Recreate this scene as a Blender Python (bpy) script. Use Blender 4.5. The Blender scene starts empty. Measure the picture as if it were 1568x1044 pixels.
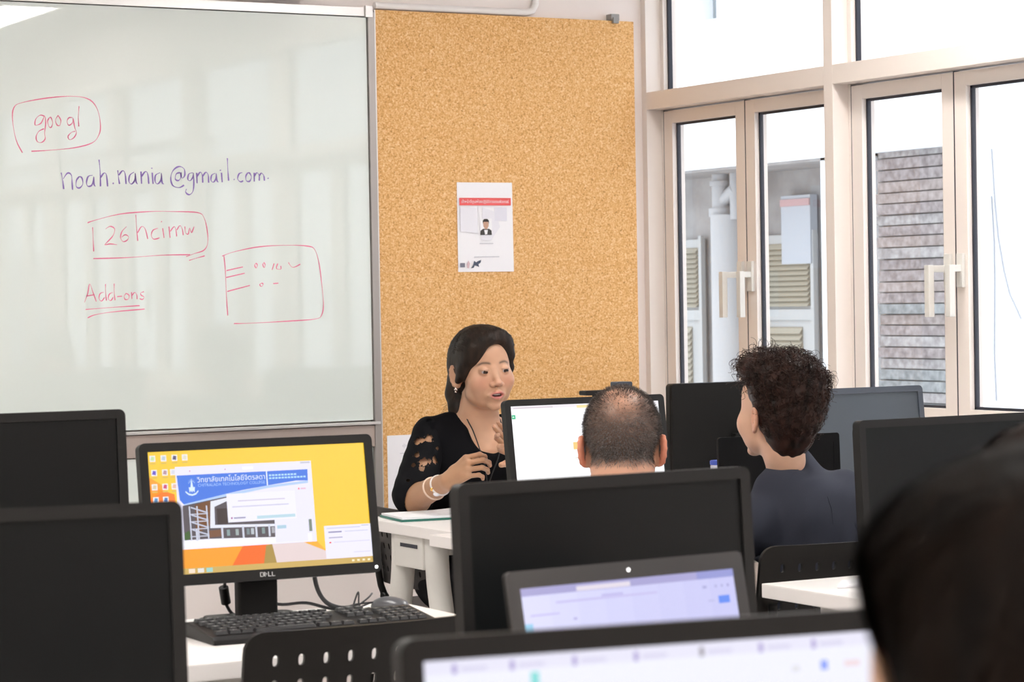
import bpy, bmesh, math, random
import numpy as np
from mathutils import Vector, Matrix, Euler

random.seed(7)
RNG = np.random.default_rng(7)
SC = bpy.context.scene
COL = SC.collection
PI = math.pi
R = math.radians

# ------------------------------------------------------------------ camera
CAM_H, CAM_YAW, CAM_PITCH, CAM_ROLL = 1.36, R(29.312), R(0.975), R(-0.9834)
F_ = Vector((math.sin(CAM_YAW)*math.cos(CAM_PITCH), math.cos(CAM_YAW)*math.cos(CAM_PITCH), -math.sin(CAM_PITCH)))
R_ = Vector((math.cos(CAM_YAW), -math.sin(CAM_YAW), 0))
U_ = R_.cross(F_)
cr, sr = math.cos(CAM_ROLL), math.sin(CAM_ROLL)
RR, UU = R_*cr + U_*sr, U_*cr - R_*sr
cam_d = bpy.data.cameras.new('camera'); cam = bpy.data.objects.new('camera', cam_d); COL.objects.link(cam)
cam_d.sensor_width = 36.0; cam_d.sensor_fit = 'HORIZONTAL'; cam_d.lens = 3816*36/1568
cam_d.clip_start = 0.05; cam_d.clip_end = 200
cam.matrix_world = Matrix(((RR.x, UU.x, -F_.x, 0), (RR.y, UU.y, -F_.y, 0), (RR.z, UU.z, -F_.z, CAM_H), (0, 0, 0, 1)))
cam_d.dof.use_dof = True; cam_d.dof.focus_distance = 6.5; cam_d.dof.aperture_fstop = 11.0
SC.camera = cam

# ------------------------------------------------------------------ light, exposure
SC.view_settings.view_transform = 'Standard'; SC.view_settings.look = 'None'
SC.view_settings.gamma = 1.0; SC.view_settings.use_curve_mapping = False
SC.view_settings.exposure = 0.05
w = bpy.data.worlds.new('sky'); SC.world = w; w.use_nodes = True
bg = w.node_tree.nodes['Background']; bg.inputs[0].default_value = (0.86, 0.93, 1.0, 1); bg.inputs[1].default_value = 2.1

def add_sun():
    l = bpy.data.lights.new('sun', 'SUN'); l.energy = 1.3; l.angle = R(3); l.color = (1, .97, .92)
    o = bpy.data.objects.new('sun', l); COL.objects.link(o)
    o.rotation_euler = Vector((0.30, 0.15, -0.94)).to_track_quat('-Z', 'Y').to_euler()
add_sun()
TROFFER = 30.0     # emission of the ceiling tubes

# ------------------------------------------------------------------ materials
def mat(name, col, rough=.5, metal=0., spec=.5, coat=0., emit=None, estr=0., bump=0., bscale=200., sub=0., sheen=0.):
    m = bpy.data.materials.new(name); m.use_nodes = True
    nt = m.node_tree; b = nt.nodes['Principled BSDF']
    b.inputs['Base Color'].default_value = (*col, 1); b.inputs['Roughness'].default_value = rough
    b.inputs['Metallic'].default_value = metal; b.inputs['Specular IOR Level'].default_value = spec
    b.inputs['Coat Weight'].default_value = coat; b.inputs['Coat Roughness'].default_value = .004; b.inputs['Coat IOR'].default_value = 1.7 if coat else 1.5
    if sheen: b.inputs['Sheen Weight'].default_value = sheen
    if emit: b.inputs['Emission Color'].default_value = (*emit, 1); b.inputs['Emission Strength'].default_value = estr
    if sub:
        b.inputs['Subsurface Weight'].default_value = sub; b.inputs['Subsurface Radius'].default_value = (.01, .004, .002)
        b.inputs['Subsurface Scale'].default_value = 1.0
    if bump:
        tc = nt.nodes.new('ShaderNodeTexCoord'); n = nt.nodes.new('ShaderNodeTexNoise'); n.inputs['Scale'].default_value = bscale
        n.inputs['Detail'].default_value = 4
        bp = nt.nodes.new('ShaderNodeBump'); bp.inputs['Strength'].default_value = bump; bp.inputs['Distance'].default_value = .002
        nt.links.new(tc.outputs['Object'], n.inputs['Vector']); nt.links.new(n.outputs['Fac'], bp.inputs['Height'])
        nt.links.new(bp.outputs[0], b.inputs['Normal'])
    return m

def noisy(name, c1, c2, scale=20., rough=.6, detail=6, bump=.2, contrast=(.35, .65), vec=(1, 1, 1), metal=0., dist=.002, coords='Object'):
    """two-colour noise on a rough surface"""
    m = mat(name, c1, rough, metal); nt = m.node_tree; b = nt.nodes['Principled BSDF']
    tc = nt.nodes.new('ShaderNodeTexCoord'); mp = nt.nodes.new('ShaderNodeMapping'); mp.inputs['Scale'].default_value = vec
    n = nt.nodes.new('ShaderNodeTexNoise'); n.inputs['Scale'].default_value = scale; n.inputs['Detail'].default_value = detail
    rp = nt.nodes.new('ShaderNodeValToRGB'); rp.color_ramp.elements[0].position = contrast[0]; rp.color_ramp.elements[1].position = contrast[1]
    rp.color_ramp.elements[0].color = (*c1, 1); rp.color_ramp.elements[1].color = (*c2, 1)
    nt.links.new(tc.outputs[coords], mp.inputs[0]); nt.links.new(mp.outputs[0], n.inputs['Vector'])
    nt.links.new(n.outputs['Fac'], rp.inputs[0]); nt.links.new(rp.outputs[0], b.inputs['Base Color'])
    if bump:
        bp = nt.nodes.new('ShaderNodeBump'); bp.inputs['Strength'].default_value = bump; bp.inputs['Distance'].default_value = dist
        nt.links.new(n.outputs['Fac'], bp.inputs['Height']); nt.links.new(bp.outputs[0], b.inputs['Normal'])
    return m

def glass(name, tint=(1, 1, 1), refl=1.0):
    m = bpy.data.materials.new(name); m.use_nodes = True; nt = m.node_tree
    nt.nodes.remove(nt.nodes['Principled BSDF']); out = nt.nodes['Material Output']
    t = nt.nodes.new('ShaderNodeBsdfTransparent'); t.inputs[0].default_value = (*tint, 1)
    g = nt.nodes.new('ShaderNodeBsdfGlossy'); g.inputs['Roughness'].default_value = .01
    f = nt.nodes.new('ShaderNodeFresnel'); f.inputs[0].default_value = 1.5
    mx = nt.nodes.new('ShaderNodeMixShader'); ge = nt.nodes.new('ShaderNodeNewGeometry'); ml = nt.nodes.new('ShaderNodeMath'); ml.operation = 'SUBTRACT'; ml.use_clamp = True
    nt.links.new(f.outputs[0], ml.inputs[0]); nt.links.new(ge.outputs['Backfacing'], ml.inputs[1])     # one reflection per pane
    nt.links.new(ml.outputs[0], mx.inputs[0]); nt.links.new(t.outputs[0], mx.inputs[1]); nt.links.new(g.outputs[0], mx.inputs[2])
    nt.links.new(mx.outputs[0], out.inputs[0]); return m

def screen_mat(name, col, strength=1.0):
    m = mat(name, (.01, .01, .01), .25, emit=col, estr=strength, spec=.4); return m

def cork_mat():
    m = mat('cork', (.8, .5, .2), .8, spec=.25); nt = m.node_tree; b = nt.nodes['Principled BSDF']; L = nt.links.new
    tc = nt.nodes.new('ShaderNodeTexCoord')
    v = nt.nodes.new('ShaderNodeTexVoronoi'); v.inputs['Scale'].default_value = 240
    n = nt.nodes.new('ShaderNodeTexNoise'); n.inputs['Scale'].default_value = 150; n.inputs['Detail'].default_value = 3
    big = nt.nodes.new('ShaderNodeTexNoise'); big.inputs['Scale'].default_value = 2.5; big.inputs['Detail'].default_value = 3
    rp = nt.nodes.new('ShaderNodeValToRGB'); e = rp.color_ramp.elements
    e[0].position = 0; e[0].color = (.40, .19, .06, 1)
    e.new(.28).color = (.69, .36, .125, 1); e.new(.55).color = (.80, .46, .185, 1)
    e[-1].position = 1; e[-1].color = (.93, .68, .39, 1)
    L(tc.outputs['Object'], v.inputs['Vector']); L(tc.outputs['Object'], n.inputs['Vector']); L(tc.outputs['Object'], big.inputs['Vector'])
    sep = nt.nodes.new('ShaderNodeSeparateColor'); L(v.outputs['Color'], sep.inputs[0])
    mx = nt.nodes.new('ShaderNodeMath'); mx.operation = 'MULTIPLY_ADD'; mx.inputs[1].default_value = .50; L(sep.outputs[0], mx.inputs[0])
    m2 = nt.nodes.new('ShaderNodeMath'); m2.operation = 'MULTIPLY_ADD'; m2.inputs[1].default_value = 1.2; m2.inputs[2].default_value = -.32
    L(n.outputs['Fac'], m2.inputs[0]); L(m2.outputs[0], mx.inputs[2])
    L(mx.outputs[0], rp.inputs[0]); L(rp.outputs[0], b.inputs['Base Color'])
    bp = nt.nodes.new('ShaderNodeBump'); bp.inputs['Strength'].default_value = .25; bp.inputs['Distance'].default_value = .001
    L(n.outputs['Fac'], bp.inputs['Height']); L(bp.outputs[0], b.inputs['Normal'])
    return m

M = dict(
    wall=mat('wall_paint', (.88, .80, .77), .7, bump=.05, bscale=60), ceil=mat('ceiling_paint', (.88, .88, .86), .8),
    floor=noisy('floor_vinyl', (.42, .40, .39), (.50, .48, .46), 8, .45, bump=0),
    board=mat('glass_board', (.77, .835, .80), .6, coat=1.0), board_edge=mat('board_edge', (.45, .5, .48), .3, metal=.3),
    alu=mat('aluminium', (.74, .72, .71), .38, metal=.7), alu_brown=mat('tray_aluminium', (.50, .42, .38), .45, metal=.5),
    frame=mat('powder_coated_frame', (.83, .755, .705), .40), frame_side=mat('frame_side', (.80, .80, .84), .42),
    gasket=mat('gasket', (.02, .022, .035), .5), glass=glass('window_glass'),
    cork=cork_mat(), paper=mat('paper', (.93, .92, .96), .7), red=mat('poster_red', (.86, .12, .12), .6),
    ink_red=mat('red_marker', (.82, .18, .33), .6), ink_violet=mat('violet_marker', (.26, .17, .50), .6),
    plastic=mat('black_plastic', (.010, .0095, .009), .45, spec=.28, bump=.04, bscale=900),
    plastic_dk=mat('dark_plastic', (.008, .0075, .007), .55, spec=.22), glossy=mat('glossy_black', (.003, .003, .0035), .3, spec=.12),
    offscreen=mat('switched_off_screen', (.004, .0048, .005), .35, spec=.22),
    offscreen_reflection=mat('switched_off_screen_reflection', (.05, .062, .078), .28, spec=.6),  # blue-grey base colour carries the reflection on the dark screen
    white=mat('white_laminate', (.90, .86, .84), .35), white_metal=mat('white_metal', (.72, .70, .66), .4),
    chair=mat('chair_plastic', (.012, .0105, .0095), .42, spec=.3, bump=.06, bscale=600), chrome=mat('chrome', (.75, .75, .76), .18, metal=1.),
    skin_w=None, led=mat('power_led', (.9, .9, .9), .3, emit=(1, 1, 1), estr=2.0), logo=mat('logo_silver', (.75, .75, .75), .35),
    key=mat('keycap', (.018, .018, .02), .38), keyprint=mat('key_legend', (.6, .62, .62), .5),
    green=mat('green_folder', (.03, .17, .13), .5), rubber=mat('rubber_cable', (.012, .012, .014), .5),
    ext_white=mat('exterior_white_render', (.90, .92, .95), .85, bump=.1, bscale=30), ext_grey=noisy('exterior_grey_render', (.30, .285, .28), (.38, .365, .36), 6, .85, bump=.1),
    pipe=mat('grey_pipe', (.42, .42, .43), .5), louver=mat('louvre_beige', (.44, .40, .32), .6), door=mat('exterior_door', (.44, .44, .435), .5),
    asphalt=mat('exterior_ground', (.5, .5, .5), .9),
)

# ------------------------------------------------------------------ mesh helpers
class MB:
    def __init__(s): s.v = []; s.f = []; s.mi = []
    def add(s, vs, fs, mi=0):
        n = len(s.v); s.v += [tuple(v) for v in vs]; s.f += [tuple(i+n for i in f) for f in fs]; s.mi += [mi]*len(fs); return s
    def box(s, x0, x1, y0, y1, z0, z1, mi=0):
        return s.add([(x0,y0,z0),(x1,y0,z0),(x1,y1,z0),(x0,y1,z0),(x0,y0,z1),(x1,y0,z1),(x1,y1,z1),(x0,y1,z1)],
                     [(0,3,2,1),(4,5,6,7),(0,1,5,4),(1,2,6,5),(2,3,7,6),(3,0,4,7)], mi)
    def prism(s, pts, fn0, fn1, mi=0):
        """closed outline pts (2D), fn0/fn1 map a 2D point to the two ends"""
        n = len(pts); vs = [fn0(p) for p in pts] + [fn1(p) for p in pts]
        fs = [tuple(range(n-1, -1, -1)), tuple(range(n, 2*n))] + [(i, (i+1) % n, n+(i+1) % n, n+i) for i in range(n)]
        return s.add(vs, fs, mi)
    def ring(s, outer, inner, fn0, fn1, mi=0):
        n = len(outer); vs = [fn0(p) for p in outer] + [fn0(p) for p in inner] + [fn1(p) for p in outer] + [fn1(p) for p in inner]
        fs = []
        for i in range(n):
            j = (i+1) % n
            fs += [(i, j, n+j, n+i), (2*n+j, 2*n+i, 3*n+i, 3*n+j), (j, i, 2*n+i, 2*n+j), (n+i, n+j, 3*n+j, 3*n+i)]
        return s.add(vs, fs, mi)
    def tube(s, pts, r, n=10, mi=0, cap=True, r1=None):
        P = [Vector(p) for p in pts]; vs = []; fs = []
        up = None
        for i, p in enumerate(P):
            d = (P[min(i+1, len(P)-1)] - P[max(i-1, 0)]).normalized()
            if up is None:
                up = d.cross(Vector((0, 0, 1)));
                if up.length < .1: up = d.cross(Vector((1, 0, 0)))
                up.normalize()
            up = (up - d*up.dot(d)).normalized(); q = d.cross(up)
            rr = r if r1 is None else r + (r1-r)*i/(len(P)-1)
            for k in range(n):
                a = 2*PI*k/n; vs.append(p + up*rr*math.cos(a) + q*rr*math.sin(a))
        for i in range(len(P)-1):
            for k in range(n):
                fs.append((i*n+k, i*n+(k+1) % n, (i+1)*n+(k+1) % n, (i+1)*n+k))
        if cap: fs += [tuple(range(n-1, -1, -1)), tuple(range((len(P)-1)*n, len(P)*n))]
        return s.add(vs, fs, mi)
    def lathe(s, prof, c=(0, 0, 0), n=20, mi=0):
        vs = []; fs = []
        for (r, z) in prof:
            for k in range(n): vs.append((c[0]+r*math.cos(2*PI*k/n), c[1]+r*math.sin(2*PI*k/n), c[2]+z))
        for i in range(len(prof)-1):
            for k in range(n): fs.append((i*n+k, i*n+(k+1) % n, (i+1)*n+(k+1) % n, (i+1)*n+k))
        fs += [tuple(range(n-1, -1, -1)), tuple(range((len(prof)-1)*n, len(prof)*n))]
        return s.add(vs, fs, mi)
    def ball(s, c, r, n=12, mi=0, sq=(1, 1, 1)):
        prof = [(max(1e-4, math.sin(PI*i/n)), -math.cos(PI*i/n)) for i in range(n+1)]
        vs = []; fs = []; m = 2*n
        for (a, z) in prof:
            for k in range(m): vs.append((c[0]+r*sq[0]*a*math.cos(2*PI*k/m), c[1]+r*sq[1]*a*math.sin(2*PI*k/m), c[2]+r*sq[2]*z))
        for i in range(n):
            for k in range(m): fs.append((i*m+k, i*m+(k+1) % m, (i+1)*m+(k+1) % m, (i+1)*m+k))
        return s.add(vs, fs, mi)
    def xf(s, fn): s.v = [tuple(fn(Vector(v))) for v in s.v]; return s
    def build(s, name, mats, parent=None, smooth=False, bevel=0., loc=None):
        me = bpy.data.meshes.new(name); me.from_pydata(s.v, [], s.f)
        if not isinstance(mats, (list, tuple)): mats = [mats]
        for m in mats: me.materials.append(m)
        if len(mats) > 1: me.polygons.foreach_set('material_index', s.mi)
        bm = bmesh.new(); bm.from_mesh(me)
        bmesh.ops.recalc_face_normals(bm, faces=bm.faces)
        if bevel:
            ed = [e for e in bm.edges if len(e.link_faces) == 2 and e.calc_face_angle(0) > .5]
            bmesh.ops.bevel(bm, geom=ed, offset=bevel, segments=2, affect='EDGES', profile=.7)
        bm.to_mesh(me); bm.free()
        if smooth:
            me.polygons.foreach_set('use_smooth', [True]*len(me.polygons))
            me.set_sharp_from_angle(angle=R(42))
        o = bpy.data.objects.new(name, me); COL.objects.link(o)
        if parent: o.parent = parent
        if loc: o.location = loc
        return o

def tag(o, label=None, cat=None, group=None, kind=None):
    if label: o['label'] = label
    if cat: o['category'] = cat
    if group: o['group'] = group
    if kind: o['kind'] = kind
    return o
def thing(name, label, cat, loc=(0, 0, 0), rz=0., group=None, kind=None):
    o = bpy.data.objects.new(name, None); COL.objects.link(o); o.location = loc; o.rotation_euler = (0, 0, rz)
    o.empty_display_size = .05
    return tag(o, label, cat, group, kind)
def B(name, x0, x1, y0, y1, z0, z1, m, parent=None, bevel=0.):
    return MB().box(x0, x1, y0, y1, z0, z1).build(name, m, parent, bevel=bevel)
def rr(w, h, r, n=5, cx=0., cy=0.):
    pts = []
    for (sx, sy, a0) in ((1, -1, -90), (1, 1, 0), (-1, 1, 90), (-1, -1, 180)):
        for i in range(n+1):
            a = R(a0 + 90*i/n); pts.append((cx+sx*(w/2-r)+r*math.cos(a), cy+sy*(h/2-r)+r*math.sin(a)))
    return pts
def smooth_line(pts, k=4):
    P = [np.array(p, float) for p in pts]
    if len(P) < 3: return P
    out = []
    for i in range(len(P)-1):
        p0, p1, p2, p3 = P[max(i-1, 0)], P[i], P[i+1], P[min(i+2, len(P)-1)]
        for j in range(k):
            t = j/k
            out.append(.5*((2*p1) + (-p0+p2)*t + (2*p0-5*p1+4*p2-p3)*t*t + (-p0+3*p1-3*p2+p3)*t**3))
    out.append(P[-1]); return out
def text_mesh(name, body, width, height, m, parent, mtx, extrude=0.0002, align='LEFT'):
    cu = bpy.data.curves.new(name, 'FONT'); cu.body = body; cu.size = 1.0; cu.extrude = 0.0
    cu.resolution_u = 2
    tmp = bpy.data.objects.new('tmp', cu); COL.objects.link(tmp)
    bpy.context.view_layer.update()
    me = bpy.data.meshes.new_from_object(tmp.evaluated_get(bpy.context.evaluated_depsgraph_get()))
    bpy.data.objects.remove(tmp)
    n = len(me.vertices)
    if n == 0: return None
    co = np.empty(n*3, np.float32); me.vertices.foreach_get('co', co); co = co.reshape(-1, 3)
    mn, mxx = co.min(0), co.max(0); d = np.maximum(mxx-mn, 1e-6)
    co[:, 0] = (co[:, 0]-mn[0])/d[0]*width; co[:, 1] = (co[:, 1]-mn[1])/d[1]*height
    if align == 'CENTER': co[:, 0] -= width/2
    me.vertices.foreach_set('co', co.ravel()); me.materials.clear(); me.materials.append(m)
    me.transform(mtx); me.update()
    o = bpy.data.objects.new(name, me); COL.objects.link(o); o.parent = parent
    return o

INK = {"red_goog":[[[2417,1827],[2398,1865],[2388,1925],[2393,1963],[2420,1979],[2507,1996],[2587,2002],[2635,1992],[2659,1961],[2667,1915],[2661,1885],[2640,1861],[2584,1845],[2504,1836],[2445,1832]],[[2489,1939],[2475,1942],[2461,1930],[2458,1913],[2466,1912],[2478,1919],[2489,1939],[2492,1920],[2488,1889],[2489,1870],[2477,1859],[2464,1862],[2461,1877],[2470,1893],[2486,1901]],[[2504,1935],[2498,1924],[2502,1908],[2509,1906],[2514,1920],[2509,1935],[2504,1935]],[[2532,1943],[2523,1928],[2528,1913],[2537,1913],[2540,1928],[2532,1942]],[[2578,1937],[2566,1936],[2560,1925],[2565,1913],[2577,1921],[2579,1935],[2584,1906],[2589,1891],[2581,1876],[2567,1869],[2562,1879],[2573,1891],[2585,1895]],[[2599,1972],[2596,1937],[2597,1910]]],"email":[[[2538,1768],[2542,1745],[2545,1718]],[[2544,1749],[2558,1767],[2570,1761],[2572,1738],[2573,1716]],[[2596,1757],[2586,1745],[2585,1726],[2596,1722],[2606,1734],[2604,1752],[2596,1757]],[[2638,1761],[2624,1757],[2618,1738],[2623,1727],[2636,1732],[2642,1757],[2642,1734],[2647,1727]],[[2660,1809],[2663,1769],[2663,1727]],[[2664,1754],[2675,1768],[2683,1762],[2686,1727]],[[2703,1738],[2706,1735]],[[2720,1777],[2722,1754],[2725,1735]],[[2723,1762],[2736,1776],[2744,1766],[2746,1735]],[[2773,1772],[2759,1762],[2756,1743],[2764,1735],[2775,1747],[2777,1769],[2779,1743],[2784,1735]],[[2796,1774],[2797,1736]],[[2798,1759],[2810,1774],[2818,1767],[2821,1736]],[[2833,1771],[2835,1736]],[[2832,1786],[2832,1783]],[[2859,1771],[2844,1763],[2842,1744],[2850,1736],[2861,1748],[2863,1770],[2865,1741],[2871,1736]],[[2926,1772],[2913,1768],[2909,1752],[2919,1747],[2927,1756],[2928,1772],[2932,1755],[2941,1764],[2939,1784],[2922,1791],[2903,1779],[2894,1756],[2900,1732],[2921,1725],[2938,1733]],[[2968,1772],[2955,1768],[2951,1752],[2959,1747],[2969,1760],[2970,1772],[2971,1741],[2967,1713],[2954,1703],[2943,1711],[2946,1721]],[[2981,1772],[2982,1739]],[[2982,1760],[2993,1774],[3000,1765],[3001,1741]],[[3001,1761],[3012,1774],[3020,1765],[3021,1741]],[[3044,1771],[3032,1765],[3029,1749],[3037,1743],[3045,1753],[3047,1771],[3049,1749],[3054,1743]],[[3065,1773],[3067,1743]],[[3061,1782],[3062,1779]],[[3086,1819],[3087,1781],[3089,1748]],[[3107,1753],[3109,1751]],[[3136,1774],[3125,1770],[3120,1754],[3129,1745],[3139,1748]],[[3155,1774],[3148,1762],[3150,1748],[3161,1747],[3167,1760],[3162,1772],[3155,1774]],[[3177,1774],[3177,1746]],[[3177,1762],[3186,1774],[3194,1766],[3194,1749]],[[3195,1765],[3202,1773],[3210,1765],[3212,1749]],[[3224,1758],[3226,1755]]],"code":[[[2619,1615],[2644,1623],[2725,1642],[2824,1650],[2907,1650],[2982,1647],[3003,1631],[3013,1591],[3014,1552],[3001,1529],[2971,1519],[2941,1509]],[[2635,1601],[2636,1561],[2637,1527]],[[2635,1505],[2739,1507],[2862,1514],[2954,1515]],[[2950,1497],[2979,1505],[3003,1511]],[[2677,1596],[2692,1604],[2706,1596],[2701,1576],[2683,1557],[2673,1547],[2691,1550],[2713,1547]],[[2745,1603],[2730,1588],[2725,1569],[2733,1557],[2746,1561],[2751,1572],[2740,1578],[2728,1570]],[[2776,1640],[2778,1600],[2781,1559]],[[2781,1584],[2794,1603],[2806,1596],[2814,1565]],[[2849,1598],[2832,1592],[2826,1576],[2834,1564],[2853,1568]],[[2864,1598],[2868,1568]],[[2860,1620],[2861,1617]],[[2885,1603],[2888,1568]],[[2889,1588],[2902,1603],[2908,1592],[2910,1572]],[[2911,1592],[2921,1606],[2929,1596],[2932,1576]],[[2938,1603],[2940,1584],[2949,1580],[2954,1599],[2960,1584],[2969,1603]]],"addons":[[[2604,1371],[2615,1398],[2622,1427],[2632,1401],[2642,1373]],[[2610,1390],[2637,1394]],[[2667,1401],[2655,1397],[2651,1382],[2659,1374],[2669,1385]],[[2673,1426],[2673,1397],[2675,1375]],[[2696,1400],[2685,1395],[2681,1381],[2689,1375],[2697,1385]],[[2701,1427],[2701,1396],[2703,1376]],[[2710,1387],[2726,1388]],[[2740,1397],[2733,1388],[2736,1378],[2746,1379],[2749,1390],[2740,1397]],[[2757,1400],[2758,1379]],[[2758,1389],[2767,1399],[2774,1392],[2775,1378]],[[2798,1401],[2787,1397],[2789,1390],[2798,1385],[2793,1377],[2783,1380]],[[2607,1349],[2695,1354],[2783,1358]],[[2613,1323],[2637,1332],[2694,1340],[2799,1347]]],"panel":[[[3068,1512],[3072,1462],[3074,1383],[3077,1322]],[[3062,1510],[3107,1524],[3193,1539],[3289,1543],[3359,1540],[3384,1528],[3398,1484],[3406,1419],[3411,1354],[3404,1318],[3381,1305],[3284,1300],[3154,1296],[3098,1296]],[[3076,1464],[3132,1475]],[[3074,1442],[3138,1455]],[[3077,1398],[3155,1416]],[[3177,1487],[3173,1479],[3178,1471],[3182,1481],[3177,1487]],[[3205,1489],[3201,1481],[3206,1472],[3209,1481],[3205,1489]],[[3240,1485],[3233,1465]],[[3253,1485],[3248,1469],[3263,1467],[3263,1477]],[[3290,1488],[3305,1472],[3332,1482]],[[3195,1423],[3189,1418],[3195,1412],[3201,1420],[3195,1423]],[[3236,1421],[3254,1422]]]}

# ================================================================== THE ROOM
YB, XR, XM = 7.34, 4.80, 4.655      # back wall plane, outer face of window wall, inner face of mullions
X0, Y0, ZC = -2.8, -2.6, 2.9
ZS, ZT = 0.89, 2.51                 # underside and top of the window band
def S(o): o['kind'] = 'structure'; return o
S(B('floor', X0, XM+.03, Y0, YB, -.1, 0, M['floor'])); S(B('ceiling', X0-.1, XR, Y0-.1, YB+.1, ZC, ZC+.1, M['ceil']))
S(B('wall_back', X0-.1, XR, YB, YB+.12, 0, ZC, M['wall'])); S(B('wall_left', X0-.12, X0, Y0, YB, 0, ZC, M['wall']))
S(B('wall_front', X0-.1, XR, Y0-.12, Y0, 0, ZC, M['wall']))
wr = S(thing('wall_right', None, None, (XM, 3, 0)))
def wr_box(name, x0, x1, y0, y1, z0, z1): B(name, x0-XM, x1-XM, y0-3, y1-3, z0, z1, M['wall'], wr)
PITCH = 1.07; MUL = .045; YE = 7.31; NB = 7
YW0 = YE + .0 - NB*PITCH            # end of the window band
wr_box('parapet', XM+.03, XR, Y0, YB, 0, ZS); wr_box('lintel', XM+.03, XR, Y0, YB, ZT+.05, ZC); wr_box('pier', XM+.03, XR, Y0, YW0-.0, ZS, ZT+.05)
S(B('baseboard_back', X0, XM+.03, YB-.012, YB, 0, .1, M['alu']))

XG = 4.735                           # glazing plane
XC = 4.715                           # inner face of casements
def window(i):
    y1 = YE - i*PITCH; y0 = y1 - PITCH      # far edge / near edge of the bay (mullion belongs to the near end)
    wn = thing('window_%d' % (i+1), None, None, (XM, y1, ZS), 0, None, 'structure')
    def b(name, xa, xb, ya, yb, za, zb, m=M['frame'], par=wn, bev=.0015):
        return B(name, xa-XM, xb-XM, ya-y1, yb-y1, za-ZS, zb-ZS, m, par, bev)
    yi0 = y0 + MUL                          # clear opening
    b('mullion', XM, XG+.05, y0, yi0, ZS, ZT)
    if i == 0: b('mullion', XM, XG+.05, y1, YB, ZS, ZT)
    b('window_sill', XM-.002, XG+.06, yi0, y1, ZS, .953)
    b('transom', XM, XG+.05, yi0, y1, 2.006, 2.066)
    b('top_rail', XM+.02, XG+.05, yi0, y1, ZT-.0, ZT+.05)
    # upper fixed light
    b('fixed_frame', XC, XG+.03, y1-.02, y1, 2.066, ZT, M['frame']); b('fixed_frame', XC, XG+.03, yi0, yi0+.02, 2.066, ZT, M['frame'])
    b('gasket', XG-.004, XG+.012, y1-.029, y1-.02, 2.070, ZT, M['gasket']); b('gasket', XG-.004, XG+.012, yi0+.02, yi0+.026, 2.070, ZT, M['gasket'])
    b('gasket', XG-.004, XG+.012, yi0+.02, y1-.02, 2.066, 2.071, M['gasket'])
    b('glass_pane', XG+.004, XG+.008, yi0+.02, y1-.02, 2.07, ZT, M['glass'], bev=0)
    b('outer_frame', XC, XG+.05, y1-.012, y1, .953, 2.006); b('outer_frame', XC, XG+.05, yi0, yi0+.012, .953, 2.006)
    ym = (y1+yi0)/2 + .005
    for ya, yb in ((ym-.003, ym+.003), (y1-.016, y1-.012), (yi0+.012, yi0+.016)): b('gap_shade', XC+.001, XG+.03, ya, yb, .956, 2.003, M['gasket'], bev=0)  # dark strips stand for the shade in the gaps round the casements
    for k, (ca, cb) in enumerate(((ym+.003, y1-.016), (yi0+.016, ym-.003))):
        cs = MB(); sw = .052; zb, zt = .958, 2.000; gb, gt = 1.013, 1.957
        cs.box(XC-XM, XG+.03-XM, cb-sw-y1, cb-y1, zb-ZS, zt-ZS); cs.box(XC-XM, XG+.03-XM, ca-y1, ca+sw-y1, zb-ZS, zt-ZS)
        cs.box(XC-XM, XG+.03-XM, ca+sw-y1, cb-sw-y1, gt-ZS, zt-ZS); cs.box(XC-XM, XG+.03-XM, ca+sw-y1, cb-sw-y1, zb-ZS, gb-ZS)
        c = cs.build('casement', M['frame'], wn, bevel=.0015)
        g = MB(); t = .008; a0, a1 = ca+sw-y1, cb-sw-y1
        g.box(XG-.003-XM, XG+.01-XM, a1-t, a1, gb-ZS, gt-ZS); g.box(XG-.003-XM, XG+.01-XM, a0, a0+t, gb-ZS, gt-ZS)
        g.box(XG-.003-XM, XG+.01-XM, a0, a1, gb-ZS, gb+t-ZS); g.box(XG-.003-XM, XG+.01-XM, a0, a1, gt-t-ZS, gt-ZS)
        g.build('gasket', M['gasket'], c)
        B('glass_pane', XG-XM, XG+.004-XM, a0+t*.5, a1-t*.5, gb-ZS, gt-ZS, M['glass'], c)
        hy = (ca+.026 if k == 0 else cb-.026) - y1; hx = XC-XM; hz = 1.44-ZS
        h = MB(); h.box(hx-.012, hx, hy-.014, hy+.014, hz-.07, hz+.03)
        pr = .075 if k == 0 else .045
        h.box(hx-pr, hx-.010, hy-.010, hy+.010, hz-.024, hz-.004)
        h.box(hx-pr-.012, hx-pr+.008, hy-.011, hy+.011, hz-.155, hz-.003)
        h.build('window_handle', M['white_metal'], c, bevel=.003)
for i in range(NB): window(i)

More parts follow.
